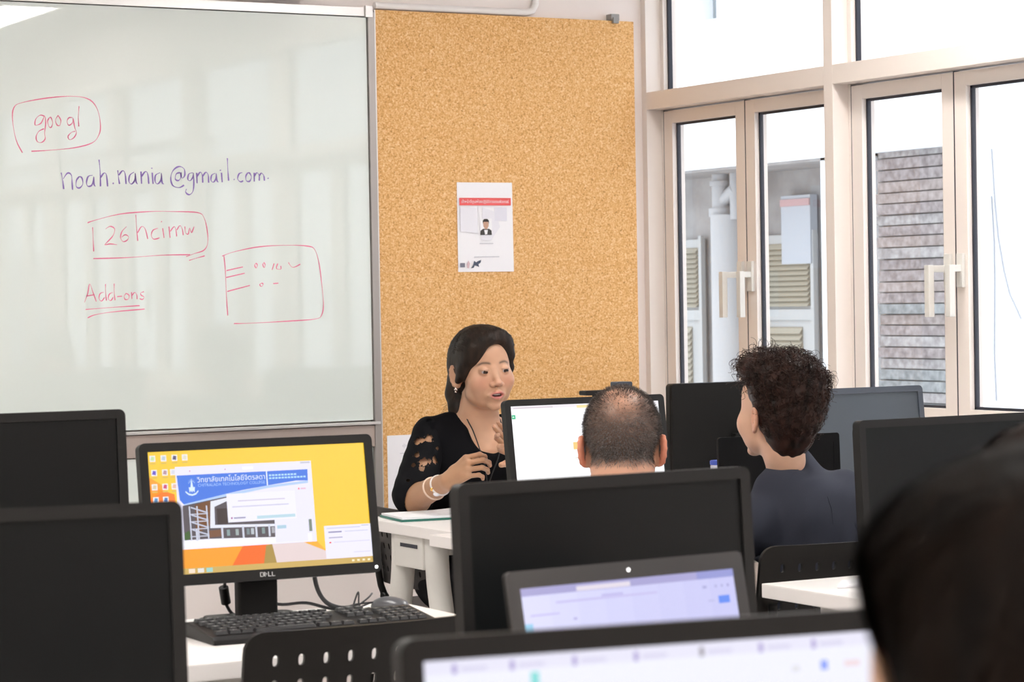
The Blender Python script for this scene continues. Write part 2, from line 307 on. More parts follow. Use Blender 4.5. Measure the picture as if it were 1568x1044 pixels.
# gasket line between the two casements of a bay is an open gap; its shade is coloured in by a dark strip
# ---- back wall fittings
def board():
    t = thing('glass_whiteboard', 'large white glass board with red and violet handwriting on the back wall', 'whiteboard', (1.6, YB, .62))
    o = (1.6, YB, .62)
    def b(name, x0, x1, y0, y1, z0, z1, m, bev=.001, par=t): return B(name, x0-o[0], x1-o[0], y0-o[1], y1-o[1], z0-o[2], z1-o[2], m, par, bev)
    b('glass_panel', -.2, 3.583, YB-.025, YB-.012, .972, 2.283, M['board'])
    b('top_rail', -.22, 3.60, YB-.03, YB, 2.286, 2.315, M['alu'])
    b('side_rail', 3.585, 3.608, YB-.035, YB, .62, 2.30, mat('rail_dark', (.40, .37, .35), .4, metal=.5))
    b('tray', -.22, 3.60, YB-.03, YB-.0, .885, .955, M['alu_brown'])
    b('tray_lip', -.22, 3.60, YB-.045, YB-.012, .958, .967, M['alu'])
    b('lower_panel', -.2, 3.583, YB-.020, YB-.008, .70, .882, M['board'])
    b('clip', 3.575, 3.60, YB-.04, YB-.03, 2.283, 2.32, M['alu'])
    for n, ss in INK.items():
        mb = MB(); yv = YB-.0254-o[1]
        wd = .0024 if n == 'email' else .0017
        for s in ss:
            P = smooth_line([(x/1000, z/1000) for x, z in s], 4)
            vs = []; fs = []
            for k, p in enumerate(P):
                d = np.array(P[min(k+1, len(P)-1)]) - np.array(P[max(k-1, 0)]); d = d/(np.linalg.norm(d)+1e-9)
                q = np.array([-d[1], d[0]])*wd*(.75+.35*math.sin(k*.7+len(P)))
                for sg in (1, -1): vs.append((p[0]+sg*q[0]-o[0], yv, p[1]+sg*q[1]-o[2]))
            for k in range(len(P)-1): fs.append((2*k, 2*k+1, 2*k+3, 2*k+2))
            mb.add(vs, fs)
        mb.build('handwriting', M['ink_violet'] if n == 'email' else M['ink_red'], t)['label'] = {'email': 'violet handwritten address', 'red_goog': 'red handwriting in a box, top left', 'code': 'red handwritten code in a box', 'addons': 'red handwritten word, underlined twice', 'panel': 'red drawn box with short lines'}[n]
board()
t = thing('cork_board', 'tall cork pin board between the whiteboard and the windows', 'pin board', (4.11, YB, .62))
for xa, xb in ((3.616, 4.1047), (4.105, 4.612)):
    for za, zb in ((0, .8347), (.835, 1.69)): B('cork_sheet', xa-4.11, xb-4.11, -.022, -.001, za, zb, M['cork'], t, .0005)
B('edge_trim', 3.6125-4.11, 3.616-4.11, -.026, -.001, .0, 1.69, M['alu'], t)
hg = MB(); hg.box(.405, .437, -.035, 0, 1.69, 1.712); hg.box(.41, .432, -.04, -.028, 1.68, 1.70)
hg.build('hanger_clip', mat('grey_clip', (.3, .29, .28), .5, metal=.4), t, bevel=.001)

def flat(name, pts, y, m, parent):
    return MB().add([(p[0], y, p[1]) for p in pts], [tuple(range(len(pts)))]).build(name, m, parent)
def quad(u0, u1, v0, v1): return [(u0, v0), (u1, v0), (u1, v1), (u0, v1)]
def txtm(x, y, z): return Matrix.Translation((x, y, z)) @ Matrix.Rotation(PI/2, 4, 'X')
# poster one
p1 = thing('paper_notice', 'white paper notice with red band and small portrait pinned at the cork board\'s middle', 'poster', (4.012, YB-.024, 1.451))
MB().add([(-.105, 0, .0005), (.106, -.003, 0), (.105, -.0015, .2985), (-.105, -.0005, .2985)], [(0, 1, 2, 3)]).build('sheet', M['paper'], p1)
yy = -.0036
flat('red_band', quad(-.098, .098, .222, .247), yy, M['red'], p1)
pinkish = mat('poster_tint', (.80, .79, .88), .7); tint2 = mat('poster_tint2', (.85, .84, .91), .7)
flat('printed_tint', [(-.096, .135), (-.03, .128), (-.03, .215), (-.096, .212)], yy, tint2, p1)
flat('printed_tint', quad(.035, .082, .17, .215), yy, pinkish, p1)
flat('printed_tint', [(-.018, .105), (.02, .105), (.055, .15), (.04, .20), (-.01, .215)], yy+.0003, tint2, p1)
text_mesh('title', 'เจ้าหน้าที่ดูแลห้องปฏิบัติการคอมพิวเตอร์', .18, .015, M['paper'], p1, txtm(-.09, yy-.0004, .2265))
pf = MB(); 
pf.add([(-.021, yy-.0002, .123), (.024, yy-.0002, .123), (.024, yy-.0002, .178), (-.021, yy-.0002, .178)], [(0, 1, 2, 3)], 0)
pf.add([(-.021, yy-.0004, .123), (.023, yy-.0004, .123), (.022, yy-.0004, .138), (.012, yy-.0004, .144), (-.010, yy-.0004, .144), (-.020, yy-.0004, .137)], [tuple(range(6))], 1)
pf.add([(-.003, yy-.0005, .125), (.005, yy-.0005, .125), (.008, yy-.0005, .14), (-.006, yy-.0005, .14)], [(0, 1, 2, 3)], 0)
pf.add([(.001+.0105*math.cos(a), yy-.0006, .158+.0145*math.sin(a)) for a in np.linspace(0, 2*PI, 16, endpoint=False)], [tuple(range(16))], 2)
pf.add([(-.0105, yy-.0008, .160), (-.011, yy-.0008, .17), (-.006, yy-.0008, .1765), (.007, yy-.0008, .1765), (.0125, yy-.0008, .171), (.0125, yy-.0008, .160), (.0095, yy-.0008, .167), (-.0075, yy-.0008, .167)], [tuple(range(8))], 3)
pf.add([(-.004, yy-.0009, .143), (.006, yy-.0009, .143), (.005, yy-.0009, .149), (-.003, yy-.0009, .149)], [(0, 1, 2, 3)], 2)
pf.build('portrait_print', [M['paper'], mat('print_dark', (.05, .045, .045), .6), mat('print_skin', (.60, .36, .26), .6), mat('print_hair', (.02, .016, .015), .6)], p1)
gr = mat('print_grey', (.62, .62, .68), .6)
flat('printed_line', quad(-.024, .028, .093, .096), yy, gr, p1); flat('printed_line', quad(-.046, .05, .049, .0515), yy, gr, p1)
nv = mat('print_navy', (.07, .09, .14), .6)
flat('printed_picture', [(-.099, .016), (-.081, .016), (-.081, .03), (-.099, .03)], yy, mat('print_picture', (.2, .2, .26), .6), p1)
flat('printed_picture', [(-.073, .014), (-.066, .012), (-.062, .028), (-.067, .038), (-.074, .026)], yy, mat('print_pink', (.7, .5, .55), .6), p1)
flat('printed_picture', [(-.058, .012), (-.048, .014), (-.044, .022), (-.036, .02), (-.028, .016), (-.03, .026), (-.022, .03), (-.019, .04), (-.032, .036), (-.038, .032), (-.046, .037), (-.05, .024)], yy, nv, p1)
# poster two, lower left, partly behind the teacher
p2 = thing('paper_notice', 'white paper sheet pinned low on the cork board behind the teacher\'s shoulder', 'poster', (3.632, YB-.024, .621))
MB().add([(0, 0, 0), (.21, -.002, 0), (.21, -.001, .297), (0, 0, .297)], [(0, 1, 2, 3)]).build('sheet', M['paper'], p2)
text_mesh('printed_title', 'ผู้ดูแลห้อง', .075, .013, gr, p2, txtm(.055, -.003, .255))
flat('printed_line', quad(.045, .16, .236, .238), -.0025, gr, p2)
flat('printed_picture', quad(.055, .105, .13, .185), -.0025, mat('print_black', (.03, .03, .035), .6), p2)
flat('printed_picture', [(.066, .14), (.078, .14), (.076, .15), (.083, .158), (.078, .166), (.073, .158), (.066, .165)], -.0030, M['paper'], p2)
# conduit and screen housing above the boards
cd = MB(); cd.tube([(3.62, YB-.012, 2.325), (4.19, YB-.012, 2.325), (4.215, YB-.012, 2.332), (4.228, YB-.012, 2.355), (4.23, YB-.012, ZC)], .012, 10)
tag(cd.build('conduit', mat('white_conduit', (.86, .82, .80), .4), smooth=True), 'white plastic cable conduit running above the cork board', 'conduit')
ps = thing('screen_housing', 'dark grey projector screen housing above the whiteboard', 'projector screen', (2.9, YB, 2.335))
MB().prism(rr(.12, .12, .03, 4), lambda p: (-.9, -.065+p[0], .06+p[1]), lambda p: (.46, -.065+p[0], .06+p[1])).build('case', mat('grey_case', (.30, .29, .29), .45), ps, smooth=True)
for xs in (-.903, .457): MB().prism(rr(.126, .126, .03, 4), lambda p, x=xs: (x, -.065+p[0], .06+p[1]), lambda p, x=xs: (x+.012, -.065+p[0], .06+p[1])).build('end_cap', mat('cap_grey', (.2, .2, .2), .4), ps)

# ceiling lights
tube_m = mat('tube_glow', (.9, .9, .9), .4, emit=(1, .97, .93), estr=TROFFER)
def troffer(x, y):
    t = thing('ceiling_light', 'recessed rectangular fluorescent ceiling light in the plain ceiling above the desks', 'ceiling light', (x, y, ZC), 0, 'ceiling lights')
    MB().ring(rr(.36, 1.24, .005, 1), rr(.30, 1.18, .005, 1), lambda p: (p[0], p[1], -.03), lambda p: (p[0], p[1], 0)).build('frame', M['white_metal'], t)
    B('diffuser', -.15, .15, -.59, .59, -.022, -.012, tube_m, t)
for x in (-1.0, 1.5, 4.08):
    for y in (-1.2, 1.9, 5.0): troffer(x, y)

# ================================================================== OUTSIDE
XE = 8.0
nb = thing('neighbouring_building', 'white neighbouring building with stone strips outside the windows', 'building', (XE, 8, -3))
def e(name, x0, x1, y0, y1, z0, z1, m, par=nb, bev=0.): return B(name, x0-XE, x1-XE, y0-8, y1-8, z0+3, z1+3, m, par, bev)
W_ = M['ext_white']
e('wall', XE, XE+.5, -4.54, 9.6, -3, 6, W_)                 # plain white wall
e('pier', XE, XE+.5, 10.42, 10.84, -3, 2.9, W_)
e('backing_wall', XE+.06, XE+.5, 9.6, 10.42, -3, 2.09, mat('mortar', (.30, .29, .28), .9))
e('balcony_parapet', XE-.02, XE+.35, 9.6, 13.6, 2.085, 2.93, W_)
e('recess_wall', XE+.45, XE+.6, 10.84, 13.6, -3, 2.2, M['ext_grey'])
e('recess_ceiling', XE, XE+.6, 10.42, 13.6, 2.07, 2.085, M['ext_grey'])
e('upper_wall', XE+.2, XE+.5, 9.6, 11.37, 2.93, 6, W_); e('upper_wall', XE+.2, XE+.5, 11.95, 12.1, 2.93, 6, W_); e('upper_wall', XE+.2, XE+.5, 12.36, 13.6, 2.93, 6, W_)
e('upper_recess', XE+.7, XE+.8, 11.3, 12.0, 2.93, 6, mat('blue_shade', (.72, .78, .88), .8))
e('upper_window', XE+.35, XE+.4, 12.1, 12.36, 2.93, 6, mat('upper_glass', (.25, .28, .30), .15))
smats = [noisy('stone_%d' % k, c1, c2, 28, .75, bump=.6, contrast=(.3, .72), dist=.004) for k, (c1, c2) in enumerate((((.17, .14, .14), (.36, .32, .32)), ((.21, .19, .19), (.42, .40, .40)), ((.20, .16, .15), (.38, .33, .32)), ((.16, .17, .175), (.33, .34, .35))))]
zz = .62; k = 0
while zz < 2.06:
    hh = .0575 + RNG.uniform(-.003, .003)
    off = RNG.uniform(-.012, .012); th = RNG.uniform(.012, .028)
    o = e('stone_strip', XE+.045-th, XE+.07, 9.62+off*.3, 10.385+off, zz, zz+hh-.006, smats[int(RNG.integers(0, 4))], bev=.003)
    zz += hh; k += 1
# pipes
XP = XE+.30
pp = MB(); pp.tube([(XP-XE, 12.16-8, 3.0-3), (XP-XE, 12.16-8, 1.83+3)], .105, 20)
pp.build('rain_pipe', M['pipe'], nb, smooth=True)
pp = MB(); pp.tube([(XP-.02-XE, 12.2-8, 1.80+3), (XP-.02-XE, 12.2-8, 2.09+3)], .055, 14); pp.tube([(XP-.02-XE, 12.2-8, 1.82+3), (XP-.02-XE, 12.2-8, 1.87+3)], .075, 14); pp.tube([(XP-.02-XE, 12.05-8, 1.98+3), (XP-.02-XE, 12.2-8, 1.90+3)], .04, 12); pp.tube([(XP-.02-XE, 12.2-8, 2.0+3), (XP-.02-XE, 12.2-8, 2.03+3)], .068, 14)
pp.build('pipe_fitting', M['pipe'], nb, smooth=True)
pp = MB(); pp.tube([(XP-.02-XE, 12.05-8, 1.80+3), (XP-.02-XE, 12.05-8, 2.09+3)], .035, 12); pp.build('small_pipe', M['pipe'], nb, smooth=True)
# louvred doors in the recess
def louvre_door(y0, y1):
    x = XE+.42
    d = e('louvre_door', x, x+.03, y0, y1, -1.0, 1.70, M['door'])
    def l(name, a, b, z0, z1, n):
        e(name+'_backing', x-.004, x, a, b, z0, z1, mat('louvre_dark', (.28, .25, .20), .8), par=nb)
        hgt = (z1-z0)/n
        for k in range(n):
            mb = MB(); mb.add([(x-.028, a, z0+k*hgt), (x-.028, b, z0+k*hgt), (x-.004, b, z0+k*hgt+hgt*.8), (x-.004, a, z0+k*hgt+hgt*.8), (x-.024, a, z0+k*hgt-.003), (x-.024, b, z0+k*hgt-.003), (x-.002, b, z0+k*hgt+hgt*.7), (x-.002, a, z0+k*hgt+hgt*.7)], [(0,1,2,3),(4,7,6,5),(0,4,5,1),(3,2,6,7),(0,3,7,4),(1,5,6,2)])
            mb.xf(lambda v: Vector((v.x-XE, v.y-8, v.z+3))).build('louvre_slat', M['louver'], nb)
    w = y1-y0
    l('upper', y0+.04, y1-.04, 1.29, 1.65, 12); l('lower', y0+.12, y1-.06, .80, 1.17, 10)
    e('door_rail', x-.02, x, y0, y1, 1.21, 1.27, M['door']); e('door_stile', x-.03, x+.0, y0-.03, y0, -1, 1.72, M['door']); e('door_stile', x-.03, x+.0, y1, y1+.03, -1, 1.72, M['door'])
louvre_door(11.48, 12.02); louvre_door(12.62, 13.1)
e('notice_board', XE+.38, XE+.43, 11.46, 11.74, 1.53, 1.92, mat('notice_pale', (.42, .44, .48), .5)); e('notice_band', XE+.372, XE+.38, 11.46, 11.74, 1.86, 1.90, mat('notice_red', (.48, .30, .30), .5))
# crack lines: thin grey tubes laid on the white wall
ck = MB()
for pts in ([(9.44, 2.05), (9.42, 1.78), (9.40, 1.62), (9.36, 1.45), (9.32, 1.34), (9.24, 1.22)], [(9.445, 1.82), (9.43, 1.60), (9.43, 1.40), (9.44, 1.05), (9.43, .82)]):
    ck.tube([(-.006, y-8, z+3) for y, z in pts], .004, 6)
ck.build('crack_line', mat('crack_grey', (.35, .36, .40), .6), nb)
nb2 = thing('distant_building', 'white building further along the alley outside', 'building', (XE, -9, -3))
B('wall', 0, 3, -6, 3.8, 0, 5.7, W_, nb2); B('roof_edge', -.05, 3.05, -6.05, 3.85, 5.7, 5.78, M['ext_grey'], nb2)
B('window', -.02, .02, -1.2, .2, 3.6, 4.9, mat('far_glass', (.2, .24, .28), .1), nb2)
S(B('ground', XR, 30, -20, 22, -3.1, -3.0, M['asphalt']))

# ================================================================== DESKS, MONITORS, CHAIRS
TZ = .75
def desk(label, x0, x1, y0, y1, group=None, leg_x=()):
    """white top, tubular end frames that flare like an upturned Y (box on top, two legs)"""
    t = thing('desk', label, 'desk', ((x0+x1)/2, (y0+y1)/2, 0)); cx, cy = (x0+x1)/2, (y0+y1)/2
    if group: t['group'] = group
    B('tabletop', x0-cx, x1-cx, y0-cy, y1-cy, TZ-.03, TZ, M['white'], t, .003)
    for (lx, sg) in ((x0+.06-cx, 1), (x1-.06-cx, -1)):
        bx = B('leg_box', lx-.05, lx+.02, -.085, .085, TZ-.118, TZ-.03, M['white_metal'], t, .006)
        xa = lx-.0515 if sg > 0 else lx+.0215
        B('slot', xa-.001, xa+.001, -.055, .045, TZ-.062, TZ-.052, M['gasket'], bx)
        for sy in (-1, 1):
            mb = MB(); P = smooth_line([(lx-.015, sy*.10, TZ-.032), (lx-.015, sy*.105, TZ-.14), (lx-.015, sy*.14, TZ-.30), (lx-.015, sy*.215, .02)], 5)
            mb.tube([tuple(p) for p in P], .033, 14); mb.build('leg', M['white_metal'], t, smooth=True)
            MB().lathe([(.036, 0), (.036, .022), (.02, .024)], (lx-.015, sy*.215, 0), 14).build('foot', M['plastic_dk'], t, smooth=True)
    B('cross_rail', x0+.1-cx, x1-.1-cx, -.02, .02, TZ-.09, TZ-.05, M['white_metal'], t, .003)
    return t
desk('white desk at the far left under the lit desktop monitor', .70, 2.262, 3.935, 4.515)
desk('white desk on the right between the perforated chair and the blurred head', 3.022, 4.60, 3.72, 4.325)
desk('white desk under the teacher\'s green folder', 3.052, 4.60, 5.765, 6.335)
desk('white desk before the teacher, carrying the white-screened monitor', 2.975, 4.60, 4.985, 5.757)
desk('white desk in the row hidden behind the large dark monitors', .35, 2.45, 2.35, 2.95)
desk('white desk nearest the camera, under the foreground monitor', .45, 2.0, 1.15, 1.72)

def uvbox(W, H, bz, bb, tilt, yf, z0):
    """screen frame: local (u,v) in metres on the front face -> object coordinates"""
    ct, st = math.cos(tilt), math.sin(tilt)
    return lambda x, v, d: (x, yf + v*st + d*ct, z0 + v*ct - d*st)

def monitor(label, x, y, zb, yaw, tilt, scr, W=.47, H=.268, logo=True, led=True, group=None, base=True, bz=.0165, zt=None, base_y=.065, bzm=None):
    """x,y,zb = bottom centre of the front face; faces local -Y"""
    yaw, tilt = R(yaw), R(tilt); zt = TZ if zt is None else zt
    t = thing('computer_monitor', label, 'monitor', (x, y, zt), yaw, group)
    f = uvbox(W, H, bz, bz, tilt, 0, zb-zt)
    F = lambda d, dv=0: (lambda p: f(p[0], p[1]+H/2, d))
    bb = bz+.004
    outer = rr(W, H, .012, 5); inner = rr(W-2*bz, H-bz-bb, .001, 5, 0, (bb-bz)/2)
    fr = MB(); fr.ring(outer, inner, F(0), F(.022)); fr.build('bezel', bzm or M['plastic'], t, smooth=True)
    sc = MB(); sc.prism(rr(W-2*bz, H-bz-bb, .001, 1, 0, (bb-bz)/2), F(.004), F(.010)); scr_o = sc.build('screen', scr, t)
    bs = MB(); bs.prism(rr(W-.01, H-.01, .02, 5), F(.0225), F(.030)); bs.prism(rr(W*.62, H*.62, .03, 5), F(.030), F(.052)); bs.build('back_shell', M['plastic_dk'], t, smooth=True)
    if base:
        h = zb-zt
        nk = MB(); nk.prism(rr(.080, .028, .006, 3, 0, base_y), lambda p: (p[0], p[1], .012), lambda p: (p[0], p[1]+.0, h+H*.45)); nk.build('stand_neck', M['plastic_dk'], t, smooth=True)
        ba = MB(); ba.prism(rr(.19, .15, .018, 5, 0, base_y-.005), lambda p: (p[0], p[1], 0.0), lambda p: (p[0], p[1], .009)); ba.prism(rr(.18, .14, .018, 5, 0, base_y-.005), lambda p: (p[0], p[1], .009), lambda p: (p[0]*.98, p[1], .013)); ba.build('stand_base', M['plastic'], t, smooth=True)
    if led: MB().prism([(W/2-.0115+.0032*math.cos(a), -H/2+.0105+.0032*math.sin(a)) for a in np.linspace(0, 2*PI, 12, endpoint=False)], F(-.0008), F(.001)).build('power_light', M['led'], t)
    if logo:
        mt = Matrix.Translation(f(-.0, .0065, -.0006)) @ Matrix.Rotation(PI/2-tilt, 4, 'X')
        text_mesh('logo', 'D LL', .030, .0085, M['logo'], t, mt, align='CENTER')
        # the slanted E between D and L
        e = MB(); s = .0062
        for k in (-1, 0, 1):
            a = R(-38); cx0, cy0 = -.0052, .0065+.0042; ux, uy = math.cos(a), math.sin(a)
            px, py = cx0 - uy*k*.0026*1.0, cy0 + ux*k*.0026
            q = [(-s/2, -.0006), (s/2, -.0006), (s/2, .0006), (-s/2, .0006)]
            e.add([f(px+ux*a_-uy*b_, py+uy*a_+ux*b_, -.0006) for a_, b_ in q], [(0, 1, 2, 3)])
        q = [(-.0006, -.0032), (.0006, -.0032), (.0006, .0032), (-.0006, .0032)]
        e.add([f(-.0052-ux*s/2+ux*a_-uy*b_, .0065+.0042-uy*s/2+uy*a_+ux*b_, -.0006) for a_, b_ in q], [(0, 1, 2, 3)])
        e.build('logo_letter', M['logo'], t)
    # screen-space painter for flat picture elements on the display
    sw, sh = W-2*bz, H-bz-bb
    def P(u, v, k): return f((u-.5)*sw, bb+v*sh, .0038-.0002*k)
    return t, scr_o, P, (sw, sh, f, bb, tilt)

SM = {}
def sm(c, s=1.0):
    key = (c, s)
    if key not in SM: SM[key] = screen_mat('screen_colour', c, s)
    return SM[key]
def poly(P, name, pts, k, c, parent, s=1.0):
    return MB().add([P(u, v, k) for u, v in pts], [tuple(range(len(pts)))]).build(name, sm(c, s), parent)
def rct(a, b, c, d): return [(a, c), (b, c), (b, d), (a, d)]

OFF = M['offscreen']
# --- the lit desktop monitor
m1, s1, P1, g1 = monitor('monitor with a yellow desktop and a blue-headed web page lit on its screen', 1.888, 4.318, .838, -2.774, 8.99, sm((.98, .62, .055)), )
YB1 = .95
poly(P1, 'wallpaper_shape', [(0, .725), (.109, .65), (.12, .4), (.2, .197), (0, .02)], 1, (1., .22, .03), s1)
poly(P1, 'wallpaper_shape', [(0, .80), (.08, .70), (.0, .62)], 1, (1., .38, .04), s1)
poly(P1, 'wallpaper_shape', [(0, .201), (.534, .201), (.49, .03), (0, .03)], 2, (1., .36, .025), s1)
poly(P1, 'wallpaper_shape', [(.40, .201), (.51, .201), (.49, .03), (.34, .03)], 3, (.92, .16, .02), s1)
poly(P1, 'wallpaper_shape', [(.534, .201), (.506, .192), (.487, .015), (.553, .012)], 4, (.42, .28, .07), s1)
poly(P1, 'wallpaper_shape', [(.534, .201), (.682, .201), (.784, .115), (.86, .06), (1., .046), (1., .008), (.553, .009)], 5, (.80, .66, .66), s1)
poly(P1, 'wallpaper_shape', [(.68, .201), (.742, .205), (.784, .115)], 6, (.95, .45, .04), s1)
poly(P1, 'taskbar', rct(0, 1, 0, .048), 7, (.62, .42, .12), s1)
poly(P1, 'browser_window', rct(.118, .742, .20, .87), 8, (.84, .82, 1.0), s1)
poly(P1, 'header', [(.123, .80), (.723, .80), (.721, .707), (.666, .711), (.525, .681), (.42, .657), (.333, .63), (.146, .565), (.13, .6)], 10, (.065, .20, .78), s1)
poly(P1, 'header_line', rct(.529, .534, .683, .803), 11, (.9, .95, 1), s1)
poly(P1, 'swoosh', [(.146, .565), (.333, .63), (.525, .681), (.721, .707), (.721, .687), (.532, .662), (.34, .607), (.149, .55)], 11, (.45, .62, .98), s1)
poly(P1, 'building_picture', [(.14, .553), (.34, .61), (.34, .397), (.553, .397), (.55, .257), (.248, .275), (.138, .274)], 12, (.10, .085, .10), s1)
poly(P1, 'picture_patch', [(.195, .555), (.266, .585), (.262, .392), (.19, .31)], 13, (.17, .07, .025), s1)
poly(P1, 'picture_patch', [(.25, .34), (.31, .345), (.31, .29), (.25, .285)], 13, (.20, .09, .05), s1)
poly(P1, 'picture_patch', [(.266, .577), (.34, .6), (.343, .574), (.282, .531), (.279, .384), (.551, .365), (.551, .345), (.256, .36)], 14, (.80, .82, .95), s1)
poly(P1, 'picture_patch', rct(.291, .338, .388, .515), 13, (.05, .035, .035), s1)
poly(P1, 'picture_patch', [(.14, .33), (.16, .35), (.168, .30), (.155, .275), (.138, .274)], 15, (.05, .12, .03), s1)
for u in (.19, .305, .40, .46, .52): poly(P1, 'picture_column', rct(u, u+.009, .265, .36), 15, (.65, .68, .80), s1)
for u, c in ((.33, (.25, .35, .36)), (.37, (.35, .42, .42)), (.42, (.2, .26, .28)), (.44, (.5, .55, .6)), (.49, (.22, .3, .3)), (.535, (.4, .4, .45))): poly(P1, 'picture_patch', rct(u, u+.014, .29, .34), 14, c, s1)
for v in (.30, .36, .42, .48):
    poly(P1, 'stair_line', [(.175, v+.05), (.25, v), (.25, v+.012), (.175, v+.062)], 16, (.55, .58, .72), s1)
    poly(P1, 'stair_line', rct(.165, .25, v-.004, v+.004), 16, (.6, .62, .75), s1)
for u in (.166, .20, .243): poly(P1, 'stair_line', rct(u, u+.006, .27, .545), 16, (.62, .65, .78), s1)
poly(P1, 'login_panel', rct(.339, .655, .398, .63), 17, (.88, .87, 1.), s1); poly(P1, 'side_panel', rct(.551, .70, .21, .40), 17, (.84, .83, 1.), s1)
poly(P1, 'page_foot', rct(.13, .72, .205, .272), 11, (.92, .91, 1.), s1)
for (a, b, c, d, col) in ((.39, .606, .564, .572, (.62, .56, .72)), (.362, .622, .517, .526, (.62, .60, .78)), (.353, .36, .424, .438, (.4, .1, .3)), (.366, .419, .424, .436, (.35, .33, .5)), (.472, .649, .414, .438, (.50, .70, .80)), (.561, .603, .323, .35, (.42, .62, .75)), (.671, .678, .635, .65, (.9, .2, .3)), (.683, .707, .637, .648, (.8, .5, .65)), (.709, .723, .287, .386, (.2, .25, .22)), (.18, .184, .826, .836, (.6, .1, .3)), (.34, .344, .826, .836, (.6, .2, .4)), (.42, .47, .822, .845, (.95, .95, 1)), (.69, .735, .85, .863, (.55, .55, .65))):
    poly(P1, 'page_text', rct(a, b, c, d), 18, col, s1)
poly(P1, 'note_window', rct(.78, 1., .05, .322), 9, (.86, .84, 1.), s1)
for (a, b, c, d, col) in ((.79, .95, .296, .303, (.6, .58, .75)), (.797, .86, .262, .273, (.28, .26, .45)), (.875, .985, .265, .271, (.6, .6, .75)), (.797, .862, .217, .226, (.45, .42, .6)), (.798, .807, .176, .187, (.85, .1, .12)), (.82, .99, .180, .185, (.65, .62, .78)), (.91, .99, .09, .095, (.65, .62, .78)), (.955, .99, .306, .314, (.55, .55, .65))): poly(P1, 'note_text', rct(a, b, c, d), 18, col, s1)
def stext(g, P, name, body, u, v, wu, hv, k, c, par):
    sw, sh, f, bb, tilt = g
    o = Vector(P(u, v, k)); mt = Matrix.Translation(o) @ Matrix.Rotation(PI/2-tilt, 4, 'X')
    return text_mesh(name, body, wu*sw, hv*sh, sm(c), par, mt)
stext(g1, P1, 'page_title', 'วิทยาลัยเทคโนโลยีจิตรลดา', .211, .735, .31, .05, 19, (.85, .92, 1), s1)
stext(g1, P1, 'page_subtitle', 'CHITRALADA TECHNOLOGY COLLEGE', .214, .700, .306, .024, 19, (.40, .60, .98), s1)
for v, uu in ((.757, .66), (.733, .712)):
    for k in range(9 if uu < .7 else 12):
        u = .54+k*.0145; poly(P1, 'small_print', rct(u, u+.011, v, v+.014), 19, (.45, .72, .98), s1)
# emblem: rayed crown over a tower on a ribbon
for pts in ([(.186, .775), (.192, .70), (.18, .70)], [(.172, .70), (.2, .70), (.197, .655), (.19, .672), (.186, .655), (.181, .672), (.175, .655)]): poly(P1, 'emblem', pts, 19, (.72, .86, 1), s1)
for a in range(-60, 61, 20):
    ca, sa = math.cos(R(90+a)), math.sin(R(90+a)); u0, v0 = .186, .715
    poly(P1, 'emblem', [(u0+ca*.013-.0015, v0+sa*.03), (u0+ca*.019, v0+sa*.055), (u0+ca*.013+.0015, v0+sa*.03)], 19, (.5, .70, 1), s1)
rb = [(.156+.006*0, .672), (.17, .650), (.186, .643), (.202, .652), (.214, .675)]
poly(P1, 'emblem', rb+[(u, v-.014) for u, v in rb[::-1]], 20, (.70, .85, 1), s1)
ic = [(.021, .945, (.55, .75, .4)), (.07, .945, (.5, .6, .7)), (.119, .945, (.12, .10, .2)), (.165, .945, (.75, .72, .6)), (.024, .83, (.15, .10, .6)), (.072, .83, (.5, .3, .35)), (.108, .83, (.7, .7, .8)), (.022, .715, (.7, .6, .4)), (.069, .715, (.65, .08, .2)), (.11, .715, (.8, .5, .4)), (.024, .61, (.1, .3, .6)), (.068, .61, (.08, .2, .5))]
for (u, v, c) in ic:
    poly(P1, 'desktop_icon', rct(u-.012, u+.013, v-.025, v+.025), 6, (.86, .84, .85), s1); poly(P1, 'desktop_icon', [(u-.009, v-.012), (u+.007, v-.018), (u+.009, v+.014), (u-.004, v+.018)], 7, c, s1)
    poly(P1, 'icon_name', rct(u-.012, u+.012, v-.045, v-.034), 7, (.75, .50, .12), s1)
for (u, c) in ((.162, (.95, .75, .6)), (.202, (.8, .78, .75)), (.241, (.35, .65, .6))): poly(P1, 'taskbar_icon', rct(u-.014, u+.014, .008, .042), 8, c, s1)
for u in (.90, .925, .95, .975): poly(P1, 'tray_icon', rct(u, u+.012, .016, .032), 8, (.95, .85, .6), s1)
poly(P1, 'tray_area', rct(.88, 1, .05, .062), 7, (.72, .45, .05), s1)

monitor('switched-off black monitor at the far left, standing one row behind the nearest left monitor', 1.360, 4.27, .905, -2.777, 4.0, OFF, logo=False, led=False)
monitor('large blurred switched-off monitor in the lower left corner', .891, 2.85, .855, -10., 4.9, OFF, led=False, logo=False)
monitor('large switched-off black monitor in the centre behind the laptop', 1.746, 2.833, .854, 2.1, 3.6, OFF, led=False, logo=False)
monitor('switched-off dark monitor at the right edge, behind the blurred head', 3.357, 4.1, .83, .98, 3.3, M['offscreen'], led=False, logo=False)
monitor('switched-off monitor with reflections coloured in grey-blue, by the window, right of the curly-haired woman', 4.199, 5.521, .831, -1.35, 6.7, M['offscreen_reflection'], led=False, logo=False, bzm=mat('bezel_reflection', (.055, .065, .085), .35))  # screen and bezel tinted blue-grey in place of reflections
mb9 = monitor('black monitor seen from behind, left of the curly-haired woman near the window', 4.088, 5.965, .842, 177.4, 0.6, OFF, led=False, logo=False, base_y=.05)
for c in mb9[0].children:
    if c.name.startswith('back_shell'):
        mbk = MB(); mbk.prism(rr(.468, .266, .006, 3), lambda p: (p[0], .0225, p[1]+.134+.092), lambda p: (p[0], .036, p[1]+.134+.092)); old = c.data
        nw = mbk.build('back_shell', M['plastic_dk'], mb9[0]); bpy.data.objects.remove(c)
